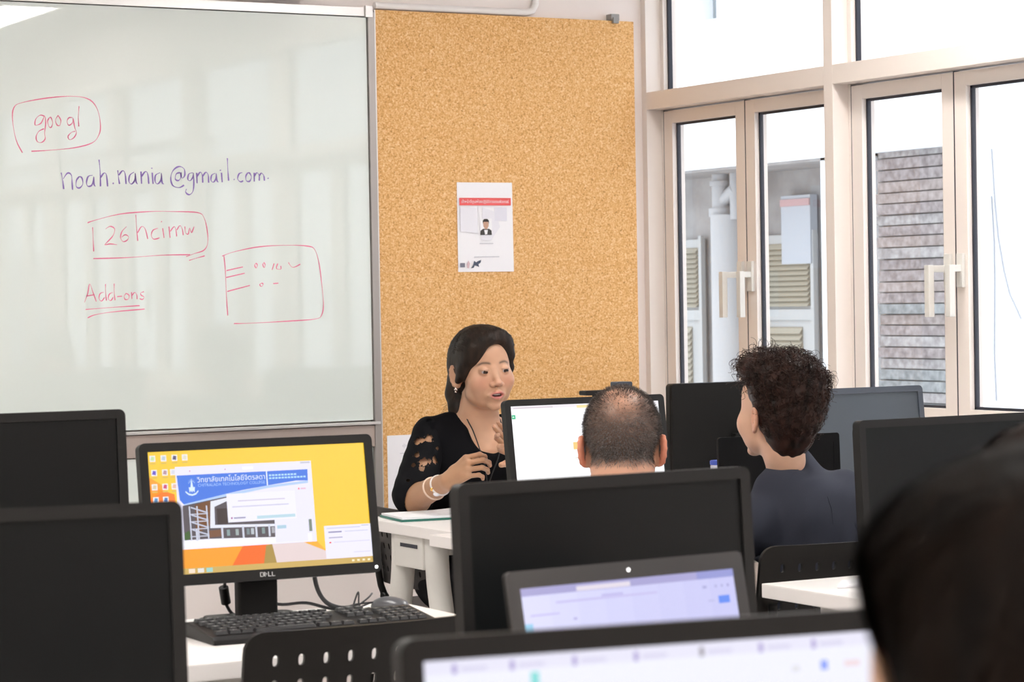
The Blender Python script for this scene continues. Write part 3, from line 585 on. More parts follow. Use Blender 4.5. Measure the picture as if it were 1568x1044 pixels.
# the white-screened monitor the man looks at
mw, sw_, PW, gw = monitor('monitor with a bright white page, between the teacher and the balding man', 3.270, 5.409, .841, -.7, 8.4, sm((.96, .96, .99), 1.15), logo=False, led=False)
poly(PW, 'green_tile', rct(.006, .03, .86, .905), 1, (.03, .50, .24), sw_); poly(PW, 'green_tile', rct(.010, .022, .875, .89), 2, (.6, .9, .7), sw_)
poly(PW, 'tab_strip', rct(0, 1, .965, 1), 1, (.88, .84, .88), sw_); poly(PW, 'tab_text', rct(.02, .28, .972, .985), 2, (.7, .62, .68), sw_)
poly(PW, 'yellow_patch', rct(.44, .52, .955, .985), 3, (.98, .78, .38), sw_); poly(PW, 'orange_patch', rct(.395, .45, .50, .58), 1, (.98, .62, .22), sw_); poly(PW, 'page_text', rct(.40, .44, .40, .41), 1, (.7, .7, .6), sw_)
# the foreground monitor
m5, s5, P5, g5 = monitor('blurred foreground monitor with a white page, along the bottom edge', 1.012, 1.5, .855, -9.2, 6.0, sm((.86, .87, .98)), logo=False, led=False)
poly(P5, 'tab_strip', rct(0, 1, .955, 1), 1, (.80, .79, .93), s5)
for k, u in enumerate((.05, .15, .26, .37, .49, .60, .70)):
    poly(P5, 'tab_mark', rct(u, u+.008, .955, .985), 2, (.42, .36, .66) if k != 4 else (.3, .28, .32), s5); poly(P5, 'tab_text', rct(u+.015, u+.06, .962, .975), 2, (.68, .66, .84), s5)
poly(P5, 'tab_mark', rct(.185, .20, .90, .945), 3, (.25, .72, .70), s5); poly(P5, 'toolbar_mark', rct(.715, .728, .885, .915), 3, (.25, .35, .95), s5); poly(P5, 'toolbar_mark', rct(.76, .79, .89, .91), 3, (.85, .7, .75), s5); poly(P5, 'toolbar_mark', rct(.66, .675, .885, .905), 3, (.75, .75, .8), s5)

def laptop(label, x, y, zb, yaw, tilt, W, H, scr, bez, cat='laptop', bz=.018, glossy=False):
    """x,y,zb = bottom centre of the lid's front face"""
    yaw, tilt = R(yaw), R(tilt)
    t = thing('laptop', label, cat, (x, y, TZ), yaw)
    f = uvbox(W, H, bz, bz, tilt, 0, zb-TZ); F = lambda d: (lambda p: f(p[0], p[1]+H/2, d))
    bt = .022
    MB().ring(rr(W, H, .008, 4), rr(W-2*bz, H-2*bt, .001, 4), F(0), F(.004)).build('lid_bezel', bez, t, smooth=True)
    so = MB().prism(rr(W-2*bz, H-2*bt, .001, 1), F(.001), F(.003)).build('screen', scr, t)
    MB().prism(rr(W, H, .008, 4), F(.0045), F(.010)).build('lid_back', M['plastic_dk'], t, smooth=True)
    MB().prism([(.0022*math.cos(a), H/2-bt/2+.0022*math.sin(a)) for a in np.linspace(0, 2*PI, 12, endpoint=False)], F(-.0006), F(.001)).build('camera_eye', M['led'] if not glossy else M['chrome'], t)
    b = MB(); b.prism(rr(W, .205, .01, 4, 0, -.107), lambda p: (p[0], p[1], .002), lambda p: (p[0], p[1], .019)); b.build('laptop_base', M['plastic'], t, smooth=True)
    k = MB()
    for r_ in range(5):
        for c_ in range(14): k.box(-.14+c_*.0200, -.14+c_*.0200+.0165, -.045-r_*.02, -.045-r_*.02+.0165, .019, .0205)
    k.build('keys', M['key'], t)['kind'] = 'stuff'
    B('touchpad', -.045, .045, -.200, -.150, .019, .0195, M['plastic_dk'], t)
    hg_ = MB(); hg_.tube([(-.1, .0, .016), (.1, .0, .016)], .006, 8); hg_.build('hinge', M['plastic_dk'], t, smooth=True)
    sw, sh = W-2*bz, H-2*bt
    def P(u, v, kk): return f((u-.5)*sw, bt+v*sh, .0008-.0002*kk)
    return t, so, P
lt, ls, PL, = laptop('laptop with a lilac-lit page, in front of the central black monitor', 1.655, 2.60, .772, 4.83, 12., .368, .262, sm((.52, .50, .90)), mat('laptop_grey', (.035, .033, .033), .4))
lil = [(.66, .64, .98), (.60, .58, .95), (.54, .52, .92)]
for k in range(8): poly(PL, 'page_band', rct(k/8, (k+1)/8, 0, 1), 1, tuple(.72-.02*k-.006*k*0 if i_ < 2 else .98-.012*k for i_ in range(3)), ls)
poly(PL, 'tab_strip', rct(0, 1, .955, 1), 2, (.40, .38, .66), ls); poly(PL, 'tab_strip', rct(.82, 1, .955, 1), 3, (.30, .32, .66), ls); poly(PL, 'tab', rct(.25, .50, .958, .985), 3, (.78, .72, .82), ls)
for (a, b, c, d, col) in ((.15, .62, .90, .912, (.58, .54, .86)), (.36, .46, .915, .925, (.5, .46, .8)), (.03, .16, .84, .848, (.55, .5, .85)), (.22, .235, .80, .81, (.4, .36, .7)), (.05, .18, .75, .757, (.55, .5, .85)), (.06, .18, .60, .607, (.55, .5, .85)), (.27, .32, .66, .668, (.5, .46, .8)), (.82, .92, .62, .63, (.42, .4, .72)), (.3, .74, .50, .512, (.34, .30, .66)), (.84, .86, .90, .915, (.4, .4, .7)), (.90, .91, .90, .915, (.4, .4, .7)), (.93, .94, .90, .915, (.4, .4, .7)), (.96, .97, .90, .915, (.35, .33, .65)), (.86, .89, .82, .83, (.5, .5, .8))): poly(PL, 'page_text', rct(a, b, c, d), 4, col, ls)
poly(PL, 'blue_button', rct(.91, .965, .805, .85), 4, (.13, .27, .88), ls); poly(PL, 'blue_tile', rct(.0, .035, .68, .80), 4, (.32, .62, .85), ls)
laptop('glossy black laptop with a dark screen, behind the curly-haired woman', 3.759, 5.28, .763, -5, 2.5, .362, .232, M['glossy'], M['glossy'], glossy=True)

# webcam bar clipped on top of the white-screened monitor
wc = thing('webcam', 'black webcam bar on top of the monitor behind the balding man\'s head', 'webcam', (3.345, 5.475, 1.1055), R(-.7))
MB().prism(rr(.13, .012, .004, 3), lambda p: (p[0], -.015, .009+p[1]), lambda p: (p[0], .02, .009+p[1])).build('body', M['plastic'], wc, smooth=True)
MB().prism(rr(.045, .026, .004, 3), lambda p: (p[0]+.055, -.01, .022+p[1]), lambda p: (p[0]+.055, .025, .022+p[1])).build('head', mat('webcam_blue', (.05, .06, .08), .35), wc, smooth=True)
MB().lathe([(.006, 0), (.008, .003), (.006, .004)], (0, 0, 0)).xf(lambda v: Vector((v.x+.055, -.011-v.z, .022+v.y))).build('lens', M['glossy'], wc, smooth=True)
B('clip', -.02, .02, -.012, .03, -.03, .004, M['plastic_dk'], wc)

def keyboard(label, x, y, yaw, w=.45, d=.155):
    t = thing('keyboard', label, 'keyboard', (x, y, TZ), R(yaw))
    MB().prism([(-d/2, 0), (d/2, 0), (d/2, .026), (d/2-.02, .028), (-d/2+.01, .014), (-d/2, .009)], lambda p: (-w/2, p[0], p[1]), lambda p: (w/2, p[0], p[1])).build('case', M['plastic'], t, bevel=.003)
    def z(yv): return .013 + (yv+d/2)/(d-.02)*.0145
    proto = {}
    def key(xc, yc, kw, kh=.0155):
        k = (round(kw, 4), round(kh, 4))
        if k not in proto:
            a, b = kw/2, kh/2; mb = MB(); mb.add([(-a,-b,0),(a,-b,0),(a,b,0),(-a,b,0),(-a+.002,-b+.002,.006),(a-.002,-b+.002,.006),(a-.002,b-.001,.006),(-a+.002,b-.001,.006)], [(0,3,2,1),(4,5,6,7),(0,1,5,4),(1,2,6,5),(2,3,7,6),(3,0,4,7)])
            mb.add([(-.002,-.001,.0062),(.001,-.001,.0062),(.001,.003,.0062),(-.002,.003,.0062)], [(0,1,2,3)], 1)
            o = mb.build('key', [M['key'], M['keyprint']], t); proto[k] = o.data; o.location = (xc, yc, z(yc)); return
        o = bpy.data.objects.new('key', proto[k]); COL.objects.link(o); o.parent = t; o.location = (xc, yc, z(yc))
    p = .0188; x0 = -w/2+.022
    for r_ in range(6):
        yc = d/2-.024-r_*.0195 - (.004 if r_ > 0 else 0)
        if r_ == 5:
            for (xa, kw) in ((0, .024), (.0255, .022), (.049, .022), (.124, .118), (.20, .022), (.224, .022), (.249, .022)): key(x0+xa+.003, yc, kw)
        else:
            off = (0, 0, .009, .0135, .022)[r_]
            for c_ in range(14 if r_ < 2 else 13 if r_ == 2 else 12 if r_ == 3 else 11): key(x0+off*.6+c_*p, yc, .0165)
        for c_ in range(3):
            if r_ in (0, 1, 2) or (r_ == 5) or (r_ == 4 and c_ == 1): key(x0+.282+c_*p, yc, .0165)
        if r_ > 0:
            for c_ in range(4): key(x0+.346+c_*p, yc, .0165)
    return t
kb = keyboard('black wired keyboard in front of the lit desktop monitor', 1.925, 4.20, -1.5)

def perforated(w, h, cols, rows, hw, hh, th, border, mapf, m, parent, name='backrest'):
    """rounded plate with oval holes; mapf bends (x,z,depth)"""
    nb_ = 12; mb = MB(); cw, ch = (w-2*border)/cols, (h-2*border)/rows
    def rectpts(cx, cz):   # 12 points on the cell outline
        a, b = cw/2, ch/2
        return [(cx+a, cz), (cx+a, cz+b), (cx+a/3, cz+b), (cx-a/3, cz+b), (cx-a, cz+b), (cx-a, cz+b/3), (cx-a, cz-b/3), (cx-a, cz-b), (cx-a/3, cz-b), (cx+a/3, cz-b), (cx+a, cz-b), (cx+a, cz-b/3)]
    def rp(cx, cz):
        a, b = cw/2, ch/2; P = []
        for k in range(12):
            an = 2*PI*k/12; c, s = math.cos(an), math.sin(an); q = max(abs(c), abs(s)); P.append((cx+a*c/q, cz+b*s/q))
        return P
    def corner_fix(P, cx, cz):
        a, b = cw/2, ch/2; out = []
        for k, p_ in enumerate(P):
            out.append(p_)
        return out
    for i in range(cols):
        for j in range(rows):
            cx, cz = -w/2+border+cw*(i+.5), -h/2+border+ch*(j+.5)
            # 16 angles incl. exact corners so that neighbours meet
            ang = [0, PI/8, PI/4, 3*PI/8, PI/2, 5*PI/8, 3*PI/4, 7*PI/8, PI, 9*PI/8, 5*PI/4, 11*PI/8, 3*PI/2, 13*PI/8, 7*PI/4, 15*PI/8]
            O, I = [], []
            for a_ in ang:
                c, s = math.cos(a_), math.sin(a_); q = max(abs(c), abs(s))
                O.append((cx+cw/2*c/q, cz+ch/2*s/q))
                n_ = 3.0; rr_ = (abs(c)**n_+abs(s)**n_)**(-1/n_); I.append((cx+hw/2*c*rr_, cz+hh/2*s*rr_))
            n = 16
            vs = [mapf(p_[0], p_[1], 0) for p_ in O]+[mapf(p_[0], p_[1], 0) for p_ in I]+[mapf(p_[0], p_[1], th) for p_ in O]+[mapf(p_[0], p_[1], th) for p_ in I]
            fs = []
            for k in range(n):
                l = (k+1) % n; fs += [(k, l, n+l, n+k), (2*n+l, 2*n+k, 3*n+k, 3*n+l), (n+k, n+l, 3*n+l, 3*n+k)]
            mb.add(vs, fs)
    # border ring
    nx, nz = cols*4, rows*4; inner = []; a, b = w/2-border, h/2-border
    for k in range(nx): inner.append((-a+2*a*k/nx, -b))
    for k in range(nz): inner.append((a, -b+2*b*k/nz))
    for k in range(nx): inner.append((a-2*a*k/nx, b))
    for k in range(nz): inner.append((-a, b-2*b*k/nz))
    r = border*1.1; outer = []
    for (x_, z_) in inner:
        X_, Z_ = x_*(w/2)/a, z_*(h/2)/b
        qx, qz = abs(X_)-(w/2-r), abs(Z_)-(h/2-r)
        if qx > 0 and qz > 0:
            l = math.hypot(qx, qz); X_ = math.copysign((w/2-r)+qx/l*r, X_); Z_ = math.copysign((h/2-r)+qz/l*r, Z_)
        outer.append((X_, Z_))
    mid = [(o_[0]*.985+i_[0]*.015, o_[1]*.985+i_[1]*.015) for o_, i_ in zip(outer, inner)]
    n = len(inner); vs = []
    for L_, dd in ((inner, 0), (mid, -.0015), (outer, th*.5), (mid, th+.0015), (inner, th)): vs += [mapf(p_[0], p_[1], dd) for p_ in L_]
    fs = []
    for q in range(4):
        for k in range(n): l = (k+1) % n; fs.append((q*n+k, q*n+l, (q+1)*n+l, (q+1)*n+k))
    mb.add(vs, fs)
    o = mb.build(name, m, parent, smooth=True); return o

def chair(label, x, y, yaw, w=.43, top=.82, group=None, back_h=.27, tag_on=False, m=None):
    """sitter faces local +Y; backrest on the -Y side"""
    m = m or M['chair']
    t = thing('classroom_chair', label, 'chair', (x, y, 0), R(yaw))
    if group: t['group'] = group
    tl = R(10)
    def mp(px, pz, d):
        cu = .22*px*px/w
        return (px, -.20 - (pz+back_h/2)*math.sin(tl) + cu*1.2 - d - .0, top-back_h/2+pz*math.cos(tl))
    perforated(w, back_h, 9, 5, .0105, .019, .007, .030, mp, m, t)
    if tag_on: MB().add([mp(.16, .105, .0085), mp(.20, .105, .0085), mp(.20, .118, .0085), mp(.16, .118, .0085)], [(0, 1, 2, 3)]).build('label_tag', M['paper'], t)
    st = MB(); n = 10
    for k in range(n): pass
    def sp(px, py, d): return (px, py, .455 - .02*math.exp(-(px/.15)**2)*1.0 - max(0, py-.14)*.25*1.0 + d)
    G = 12; vs = []; fs = []
    for d in (0, -.008):
        for i in range(G+1):
            for j in range(G+1):
                u, v = i/G*2-1, j/G*2-1
                # squircle map
                X_ = u*math.sqrt(max(0, 1-v*v*.16)); Y_ = v*math.sqrt(max(0, 1-u*u*.16)); vs.append(sp(X_*w/2, Y_*.21, d))
    N1 = (G+1)*(G+1)
    for i in range(G):
        for j in range(G):
            a = i*(G+1)+j; fs += [(a, a+G+1, a+G+2, a+1), (N1+a, N1+a+1, N1+a+G+2, N1+a+G+1)]
    ed = [(i, 0) for i in range(G)]+[(G, j) for j in range(G)]+[(i, G) for i in range(G, 0, -1)]+[(0, j) for j in range(G, 0, -1)]
    for k in range(len(ed)):
        a = ed[k][0]*(G+1)+ed[k][1]; b = ed[(k+1) % len(ed)][0]*(G+1)+ed[(k+1) % len(ed)][1]; fs.append((a, b, N1+b, N1+a))
    st.add(vs, fs).build('seat', m, t, smooth=True)
    fm = M['plastic_dk']
    for sx in (-1, 1):
        mb = MB(); mb.tube([tuple(p) for p in smooth_line([(sx*.19, .17, .432), (sx*.20, .20, .40), (sx*.215, .225, .006)], 4)], .011, 10); mb.build('leg', fm, t, smooth=True)
        mb = MB(); mb.tube([tuple(p) for p in smooth_line([(sx*.19, -.14, .432), (sx*.20, -.20, .38), (sx*.215, -.26, .006)], 4)], .011, 10); mb.build('leg', fm, t, smooth=True)
        mb = MB(); mb.tube([tuple(p) for p in smooth_line([(sx*.19, .17, .432), (sx*.19, -.10, .428), (sx*.19, -.185, .47), (sx*.185, -.215, .60), (sx*.195, -.235, top-.13)], 4)], .0105, 10); mb.build('side_frame', fm, t, smooth=True)
    return t
chair('black perforated plastic chair at the desk with the lit desktop monitor', 1.812, 3.955, 0, w=.445, top=.828, back_h=.27)
chair('black perforated chair with a small white tag, behind the curly-haired woman', 3.335, 4.66, -3, w=.43, top=.815, tag_on=True)
chair('black plastic chair the balding man sits on, hidden behind the central monitor', 2.895, 4.70, 0, top=.80)
chair('black chair under the teacher, its back edge showing below the desk', 3.54, 6.60, -88, top=.745, back_h=.24)

# cables and small things on the left desk
def cable(name, label, pts, r=.0035, cat='cable', extra=None):
    mb = MB(); mb.tube([tuple(p) for p in smooth_line(pts, 6)], r, 8)
    return tag(mb.build(name, M['rubber'], smooth=True), label, cat)
cable('power_cable', 'thick black cable dropping from the lit monitor to the desk on its right', [(2.02, 4.40, .90), (2.032, 4.42, .82), (2.06, 4.44, .775), (2.10, 4.45, .756), (2.15, 4.47, .7545)], .0045)
cable('monitor_cable', 'thin black cable curving right from behind the lit monitor\'s stand', [(1.92, 4.45, .80), (1.97, 4.46, .772), (2.03, 4.46, .770), (2.08, 4.45, .756), (2.13, 4.43, .754)], .0032)
vc = thing('video_cable', 'black cable with a thick ferrite core left of the lit monitor\'s stand', 'cable', (1.848, 4.425, .75))
mb = MB(); mb.tube([tuple(p) for p in smooth_line([(.0, 0, .10), (.001, .01, .072), (.003, .02, .045), (.018, .03, .018), (.03, .035, .008)], 6)], .0032, 8); mb.build('cord', M['rubber'], vc, smooth=True)
mb = MB(); mb.tube([(-.001, .012, .066), (.008, .022, .034)], .0095, 12); mb.build('ferrite_core', M['plastic'], vc, smooth=True, bevel=.0)
ec = thing('cable_bundle', 'tangle of thin dark cords lying at the desk\'s far right corner', 'cable', (2.12, 4.42, .753))
for pts in ([(-.01, 0, .0), (.005, .0, .035), (.012, .01, .003), (.03, .0, .002)], [(.0, .01, .002), (.03, .01, .02), (.045, .02, .028)], [(-.02, -.02, .002), (.02, .01, .006), (.05, .02, .010), (.07, .0, .004), (.04, -.03, .003)], [(-.03, .0, .003), (.01, .03, .007), (.05, .0, .012), (.09, .02, .003)]):
    mb = MB(); mb.tube([tuple(p) for p in smooth_line(pts, 6)], .0018, 6); mb.build('cord', mat('grey_cord', (.05, .05, .055), .4), ec, smooth=True)
mo = thing('computer_mouse', 'dark grey mouse at the desk\'s far right corner beyond the keyboard', 'mouse', (2.185, 4.40, TZ), R(20))
MB().ball((0, 0, .006), 1, 10, 0, (.027, .048, .021)).xf(lambda v: Vector((v.x, v.y, max(0, v.z)))).build('shell', mat('mouse_grey', (.10, .10, .11), .3), mo, smooth=True)
MB().tube([(-.002, .02, .027), (.002, .02, .027)], .006, 10).build('wheel', M['plastic_dk'], mo, smooth=True)

# on the teacher's desk
gf = thing('folder', 'green folder holding white papers at the desk corner beside the teacher\'s elbow', 'folder', (3.22, 6.185, TZ), R(0))
def sheet(name, pts, z0, z1, m, par): return MB().prism(pts, lambda p: (p[0], p[1], z0), lambda p: (p[0], p[1], z1)).build(name, m, par)
FC = [(-.142, -.065), (.16, -.10), (.20, .11), (-.115, .125)]
sheet('cover', FC, .0005, .006, M['green'], gf)
sheet('paper_stack', [(-.137, -.06), (.155, -.095), (.195, .105), (-.112, .12)], .0065, .012, M['paper'], gf)
ps2 = thing('open_booklet', 'white open booklet lying on the papers of the green folder', 'booklet', (3.33, 6.20, TZ+.0125), R(-8))
MB().add([(-.10, -.07, .0), (.0, -.07, .006), (.0, .07, .006), (-.10, .07, .0), (.10, -.07, .0), (.10, .07, .0)], [(0, 1, 2, 3), (1, 4, 5, 2)]).build('pages', M['paper'], ps2)
sh_ = sheet('loose_sheet', [(3.185, 5.99), (3.40, 5.95), (3.44, 6.07), (3.24, 6.09)], TZ+.001, TZ+.0025, M['paper'], None); tag(sh_, 'loose white sheet on the desk in front of the green folder', 'paper')
sh_ = sheet('loose_sheet', [(3.09, 4.15), (3.34, 4.13), (3.36, 4.20), (3.16, 4.23)], TZ+.001, TZ+.006, M['paper'], None); tag(sh_, 'thin white paper pad on the right desk beside the blurred head', 'paper')
# bottle with pink cap, by the curly-haired woman
bt = thing('drinking_bottle', 'white bottle with a pink cap and black loop, right of the dark jacket', 'bottle', (3.835, 5.025, TZ))
MB().lathe([(.030, 0), (.032, .004), (.032, .055), (.028, .064), (.016, .070)], (0, 0, 0), 20).build('body', mat('bottle_white', (.85, .84, .86), .35), bt, smooth=True)
MB().lathe([(.021, .070), (.022, .085), (.022, .094), (.018, .103), (.008, .107)], (0, 0, 0), 20).build('cap', mat('bottle_pink', (.60, .05, .20), .35), bt, smooth=True)
mb = MB(); mb.tube([(.024*math.cos(a), 0, .107+.014*math.sin(a)) for a in np.linspace(0, PI, 12)], .0025, 8); mb.build('loop', M['glossy'], bt, smooth=True)
# small blue pot by the glossy laptop
cp = thing('pen_pot', 'tiny clear pot with a blue rim left of the glossy laptop', 'pen pot', (3.765, 5.585, TZ))
MB().lathe([(.018, 0), (.019, .002), (.02, .15), (.018, .153)], (0, 0, 0), 16).build('pot', mat('pot_pale', (.6, .6, .68), .2), cp, smooth=True)
MB().lathe([(.0205, .153), (.0212, .156), (.0212, .163), (.018, .165)], (0, 0, 0), 16).build('rim', mat('pot_blue', (.06, .10, .45), .3), cp, smooth=True)
MB().tube([(.004, 0, .01), (.010, 0, .178)], .003, 8).build('pen', M['chrome'], cp, smooth=True)
# chair/arm with chrome tube beside the blurred head (seen as a bright loop)
hs = thing('chrome_loop', 'headphones with a thin chrome headband standing at the right desk\'s left end', 'chrome_loop', (3.075, 3.99, TZ), R(35))
mb = MB(); mb.tube([(-.035, 0, .015), (-.037, 0, .055), (-.03, 0, .082), (-.012, 0, .095), (.012, 0, .095), (.03, 0, .082), (.037, 0, .055), (.035, 0, .015)], .0028, 8); mb.build('loop_tube', M['chrome'], hs, smooth=True)
for sx in (-1, 1): MB().prism(rr(.05, .05, .02, 4, 0, .026), lambda p, s=sx: (s*.018, p[0], p[1]), lambda p, s=sx: (s*.033, p[0], p[1])).build('end_pad', M['plastic_dk'], hs, smooth=True)
tm = thing('tumbler', 'yellow-green tumbler whose rim shows at the bottom edge left of the foreground monitor', 'cup', (1.405, 2.80, TZ))
MB().lathe([(.026, 0), (.030, .003), (.036, .110), (.034, .110), (.028, .01)], (0, 0, 0), 20).build('cup', mat('tumbler_yellow', (.62, .60, .10), .4), tm, smooth=True)
MB().lathe([(.0375, .108), (.0385, .112), (.0375, .119), (.01, .121)], (0, 0, 0), 20).build('lid', mat('tumbler_lid', (.70, .66, .16), .4), tm, smooth=True)

# ================================================================== PEOPLE
class Fld:
    """signed distance field on a grid, shapes blended in smoothly, surfaced by surface nets"""
    def __init__(s, lo, hi, h):
        s.h = h; s.lo = np.array(lo, float); n = np.ceil((np.array(hi)-s.lo)/h).astype(int)+1
        s.ax = [(s.lo[i]+h*np.arange(n[i])).astype(np.float32) for i in range(3)]
        s.V = np.full(n, .05, np.float32); s.R = np.eye(3); s.t = np.zeros(3); s.s = 1.
    def at(s, R_=np.eye(3), t=(0, 0, 0), sc=1.): s.R = np.array(R_, float); s.t = np.array(t, float); s.s = sc; return s
    def P(s, p): return s.R@(np.array(p, float)*s.s)+s.t
    def _blk(s, lo, hi, pad):
        sl = []
        for i in range(3):
            a = int(np.searchsorted(s.ax[i], lo[i]-pad)); b = int(np.searchsorted(s.ax[i], hi[i]+pad))
            if b <= a: return None, None
            sl.append(slice(a, b))
        X, Y, Z = np.meshgrid(s.ax[0][sl[0]], s.ax[1][sl[1]], s.ax[2][sl[2]], indexing='ij', sparse=True)
        return tuple(sl), (X, Y, Z)
    def _mix(s, sl, d, k, op):
        V = s.V[sl]
        if op == 'add':
            h = np.clip(.5+.5*(V-d)/k, 0, 1); s.V[sl] = V*(1-h)+d*h-k*h*(1-h)
        else:
            d = -d; h = np.clip(.5-.5*(V-d)/k, 0, 1); s.V[sl] = V*(1-h)+d*h+k*h*(1-h)
    def cap(s, a, b, ra, rb=None, k=.01, op='add'):
        rb = ra if rb is None else rb; a, b = s.P(a), s.P(b); ra, rb, k = ra*s.s, rb*s.s, k*s.s
        sl, G = s._blk(np.minimum(a, b), np.maximum(a, b), max(ra, rb)+k+2*s.h)
        if sl is None: return s
        ab = b-a; L = float(ab@ab)+1e-12
        dx, dy, dz = G[0]-a[0], G[1]-a[1], G[2]-a[2]
        t = np.clip((dx*ab[0]+dy*ab[1]+dz*ab[2])/L, 0, 1)
        d = np.sqrt((dx-t*ab[0])**2+(dy-t*ab[1])**2+(dz-t*ab[2])**2)-(ra+(rb-ra)*t)
        s._mix(sl, d.astype(np.float32), k, op); return s
    def ell(s, c, r, k=.01, op='add', rot=None):
        c = s.P(c); r = np.array(r, float)*s.s; k = k*s.s; Rm = s.R if rot is None else s.R@np.array(rot)
        m = r.max(); sl, G = s._blk(c-m, c+m, k+2*s.h)
        if sl is None: return s
        dx, dy, dz = G[0]-c[0], G[1]-c[1], G[2]-c[2]
        q = [(dx*Rm[0, i]+dy*Rm[1, i]+dz*Rm[2, i]) for i in range(3)]
        k0 = np.sqrt(sum((q[i]/r[i])**2 for i in range(3))); k1 = np.sqrt(sum((q[i]/r[i]**2)**2 for i in range(3)))+1e-9
        s._mix(sl, (k0*(k0-1)/k1).astype(np.float32), k, op); return s
    def chain(s, pts, rs, k=.01, op='add'):
        for i in range(len(pts)-1): s.cap(pts[i], pts[i+1], rs[i], rs[i+1], k, op)
        return s
    def fn(s, f):
        X, Y, Z = np.meshgrid(*s.ax, indexing='ij', sparse=True); s.V = f(X, Y, Z, s.V).astype(np.float32); return s
    def local(s):
        """grid coordinates in the current frame"""
        X, Y, Z = np.meshgrid(*s.ax, indexing='ij', sparse=True)
        d = [X-s.t[0], Y-s.t[1], Z-s.t[2]]
        return [sum(d[j]*s.R[j, i] for j in range(3))/s.s for i in range(3)]
    def net(s):
        V = s.V; S = V < 0
        sh = tuple(n-1 for n in V.shape)
        cnt = np.zeros(sh, np.int8); cr = [(i, j, k) for i in (0, 1) for j in (0, 1) for k in (0, 1)]
        sub = lambda A, c: A[c[0]:c[0]+sh[0], c[1]:c[1]+sh[1], c[2]:c[2]+sh[2]]
        for c in cr: cnt += sub(S, c)
        act = (cnt > 0) & (cnt < 8); idx = np.full(sh, -1, np.int64); I = np.argwhere(act); idx[act] = np.arange(len(I))
        pos = np.zeros((len(I), 3)); num = np.zeros(len(I))
        vals = {c: V[I[:, 0]+c[0], I[:, 1]+c[1], I[:, 2]+c[2]] for c in cr}
        for a in cr:
            for ax in range(3):
                if a[ax] == 0:
                    b = list(a); b[ax] = 1; b = tuple(b); va, vb = vals[a], vals[b]; m = (va < 0) != (vb < 0)
                    t = np.where(m, va/np.where(m, va-vb, 1), 0); p = np.array(a, float)[None]+np.zeros((len(I), 3)); p[:, ax] += t
                    pos[m] += p[m]; num[m] += 1
        pos = (I+pos/num[:, None])*s.h+s.lo
        Q = []
        for ax in range(3):
            u, v = (ax+1) % 3, (ax+2) % 3
            A = np.take(S, range(S.shape[ax]-1), ax); Bb = np.take(S, range(1, S.shape[ax]), ax)
            E = np.argwhere(A != Bb); E = E[(E[:, u] > 0) & (E[:, v] > 0) & (E[:, u] < sh[u]) & (E[:, v] < sh[v])]
            if len(E) == 0: continue
            def g(du, dv):
                e = E.copy(); e[:, u] -= du; e[:, v] -= dv; return idx[e[:, 0], e[:, 1], e[:, 2]]
            q = np.stack([g(1, 1), g(0, 1), g(0, 0), g(1, 0)], 1); inside = A[E[:, 0], E[:, 1], E[:, 2]]
            q[~inside] = q[~inside][:, ::-1]; Q.append(q)
        Q = np.concatenate(Q); return pos, Q[(Q >= 0).all(1)]

def mesh_obj(name, parts, mats, parent, colors=None, mi=None, origin=(0, 0, 0), smooth=True):
    """parts: list of (verts, quads)"""
    vs = []; qs = []; n = 0; mm = []
    for k, (v, q) in enumerate(parts):
        vs.append(v); qs.append(q+n); n += len(v); mm.append(np.full(len(q), 0 if mi is None else mi[k]))
    v = np.concatenate(vs)-np.array(origin); q = np.concatenate(qs)
    me = bpy.data.meshes.new(name); me.vertices.add(len(v)); me.vertices.foreach_set('co', v.astype(np.float32).ravel())
    me.loops.add(q.size); me.loops.foreach_set('vertex_index', q.astype(np.int32).ravel())
    me.polygons.add(len(q)); me.polygons.foreach_set('loop_start', (np.arange(len(q))*q.shape[1]).astype(np.int32))
    for m in (mats if isinstance(mats, (list, tuple)) else [mats]): me.materials.append(m)
    me.polygons.foreach_set('material_index', np.concatenate(mm).astype(np.int32)); me.polygons.foreach_set('use_smooth', np.full(len(q), smooth))
    me.update(calc_edges=True)
    if colors is not None:
        ca = me.color_attributes.new('Col', 'FLOAT_COLOR', 'POINT'); c = np.concatenate([colors, np.ones((len(colors), 1))], 1).astype(np.float32); ca.data.foreach_set('color', c.ravel())
    o = bpy.data.objects.new(name, me); COL.objects.link(o)
    if parent: o.parent = parent
    return o

def vcol_mat(name, rough=.5, sub=0., spec=.4, bump=0., bscale=400, sheen=0.):
    m = mat(name, (.6, .4, .3), rough, spec=spec, sub=sub, bump=bump, bscale=bscale, sheen=sheen); nt = m.node_tree
    a = nt.nodes.new('ShaderNodeVertexColor'); a.layer_name = 'Col'; nt.links.new(a.outputs[0], nt.nodes['Principled BSDF'].inputs['Base Color']); return m
SKIN = vcol_mat('skin', .42, .12, .45, .06, 700)
FABRIC = lambda name, c, **k: mat(name, c, .85, spec=.12, bump=.35, bscale=900, **k)

def rotm(rx=0, ry=0, rz=0): return np.array(Euler((R(rx), R(ry), R(rz)), 'XYZ').to_matrix())

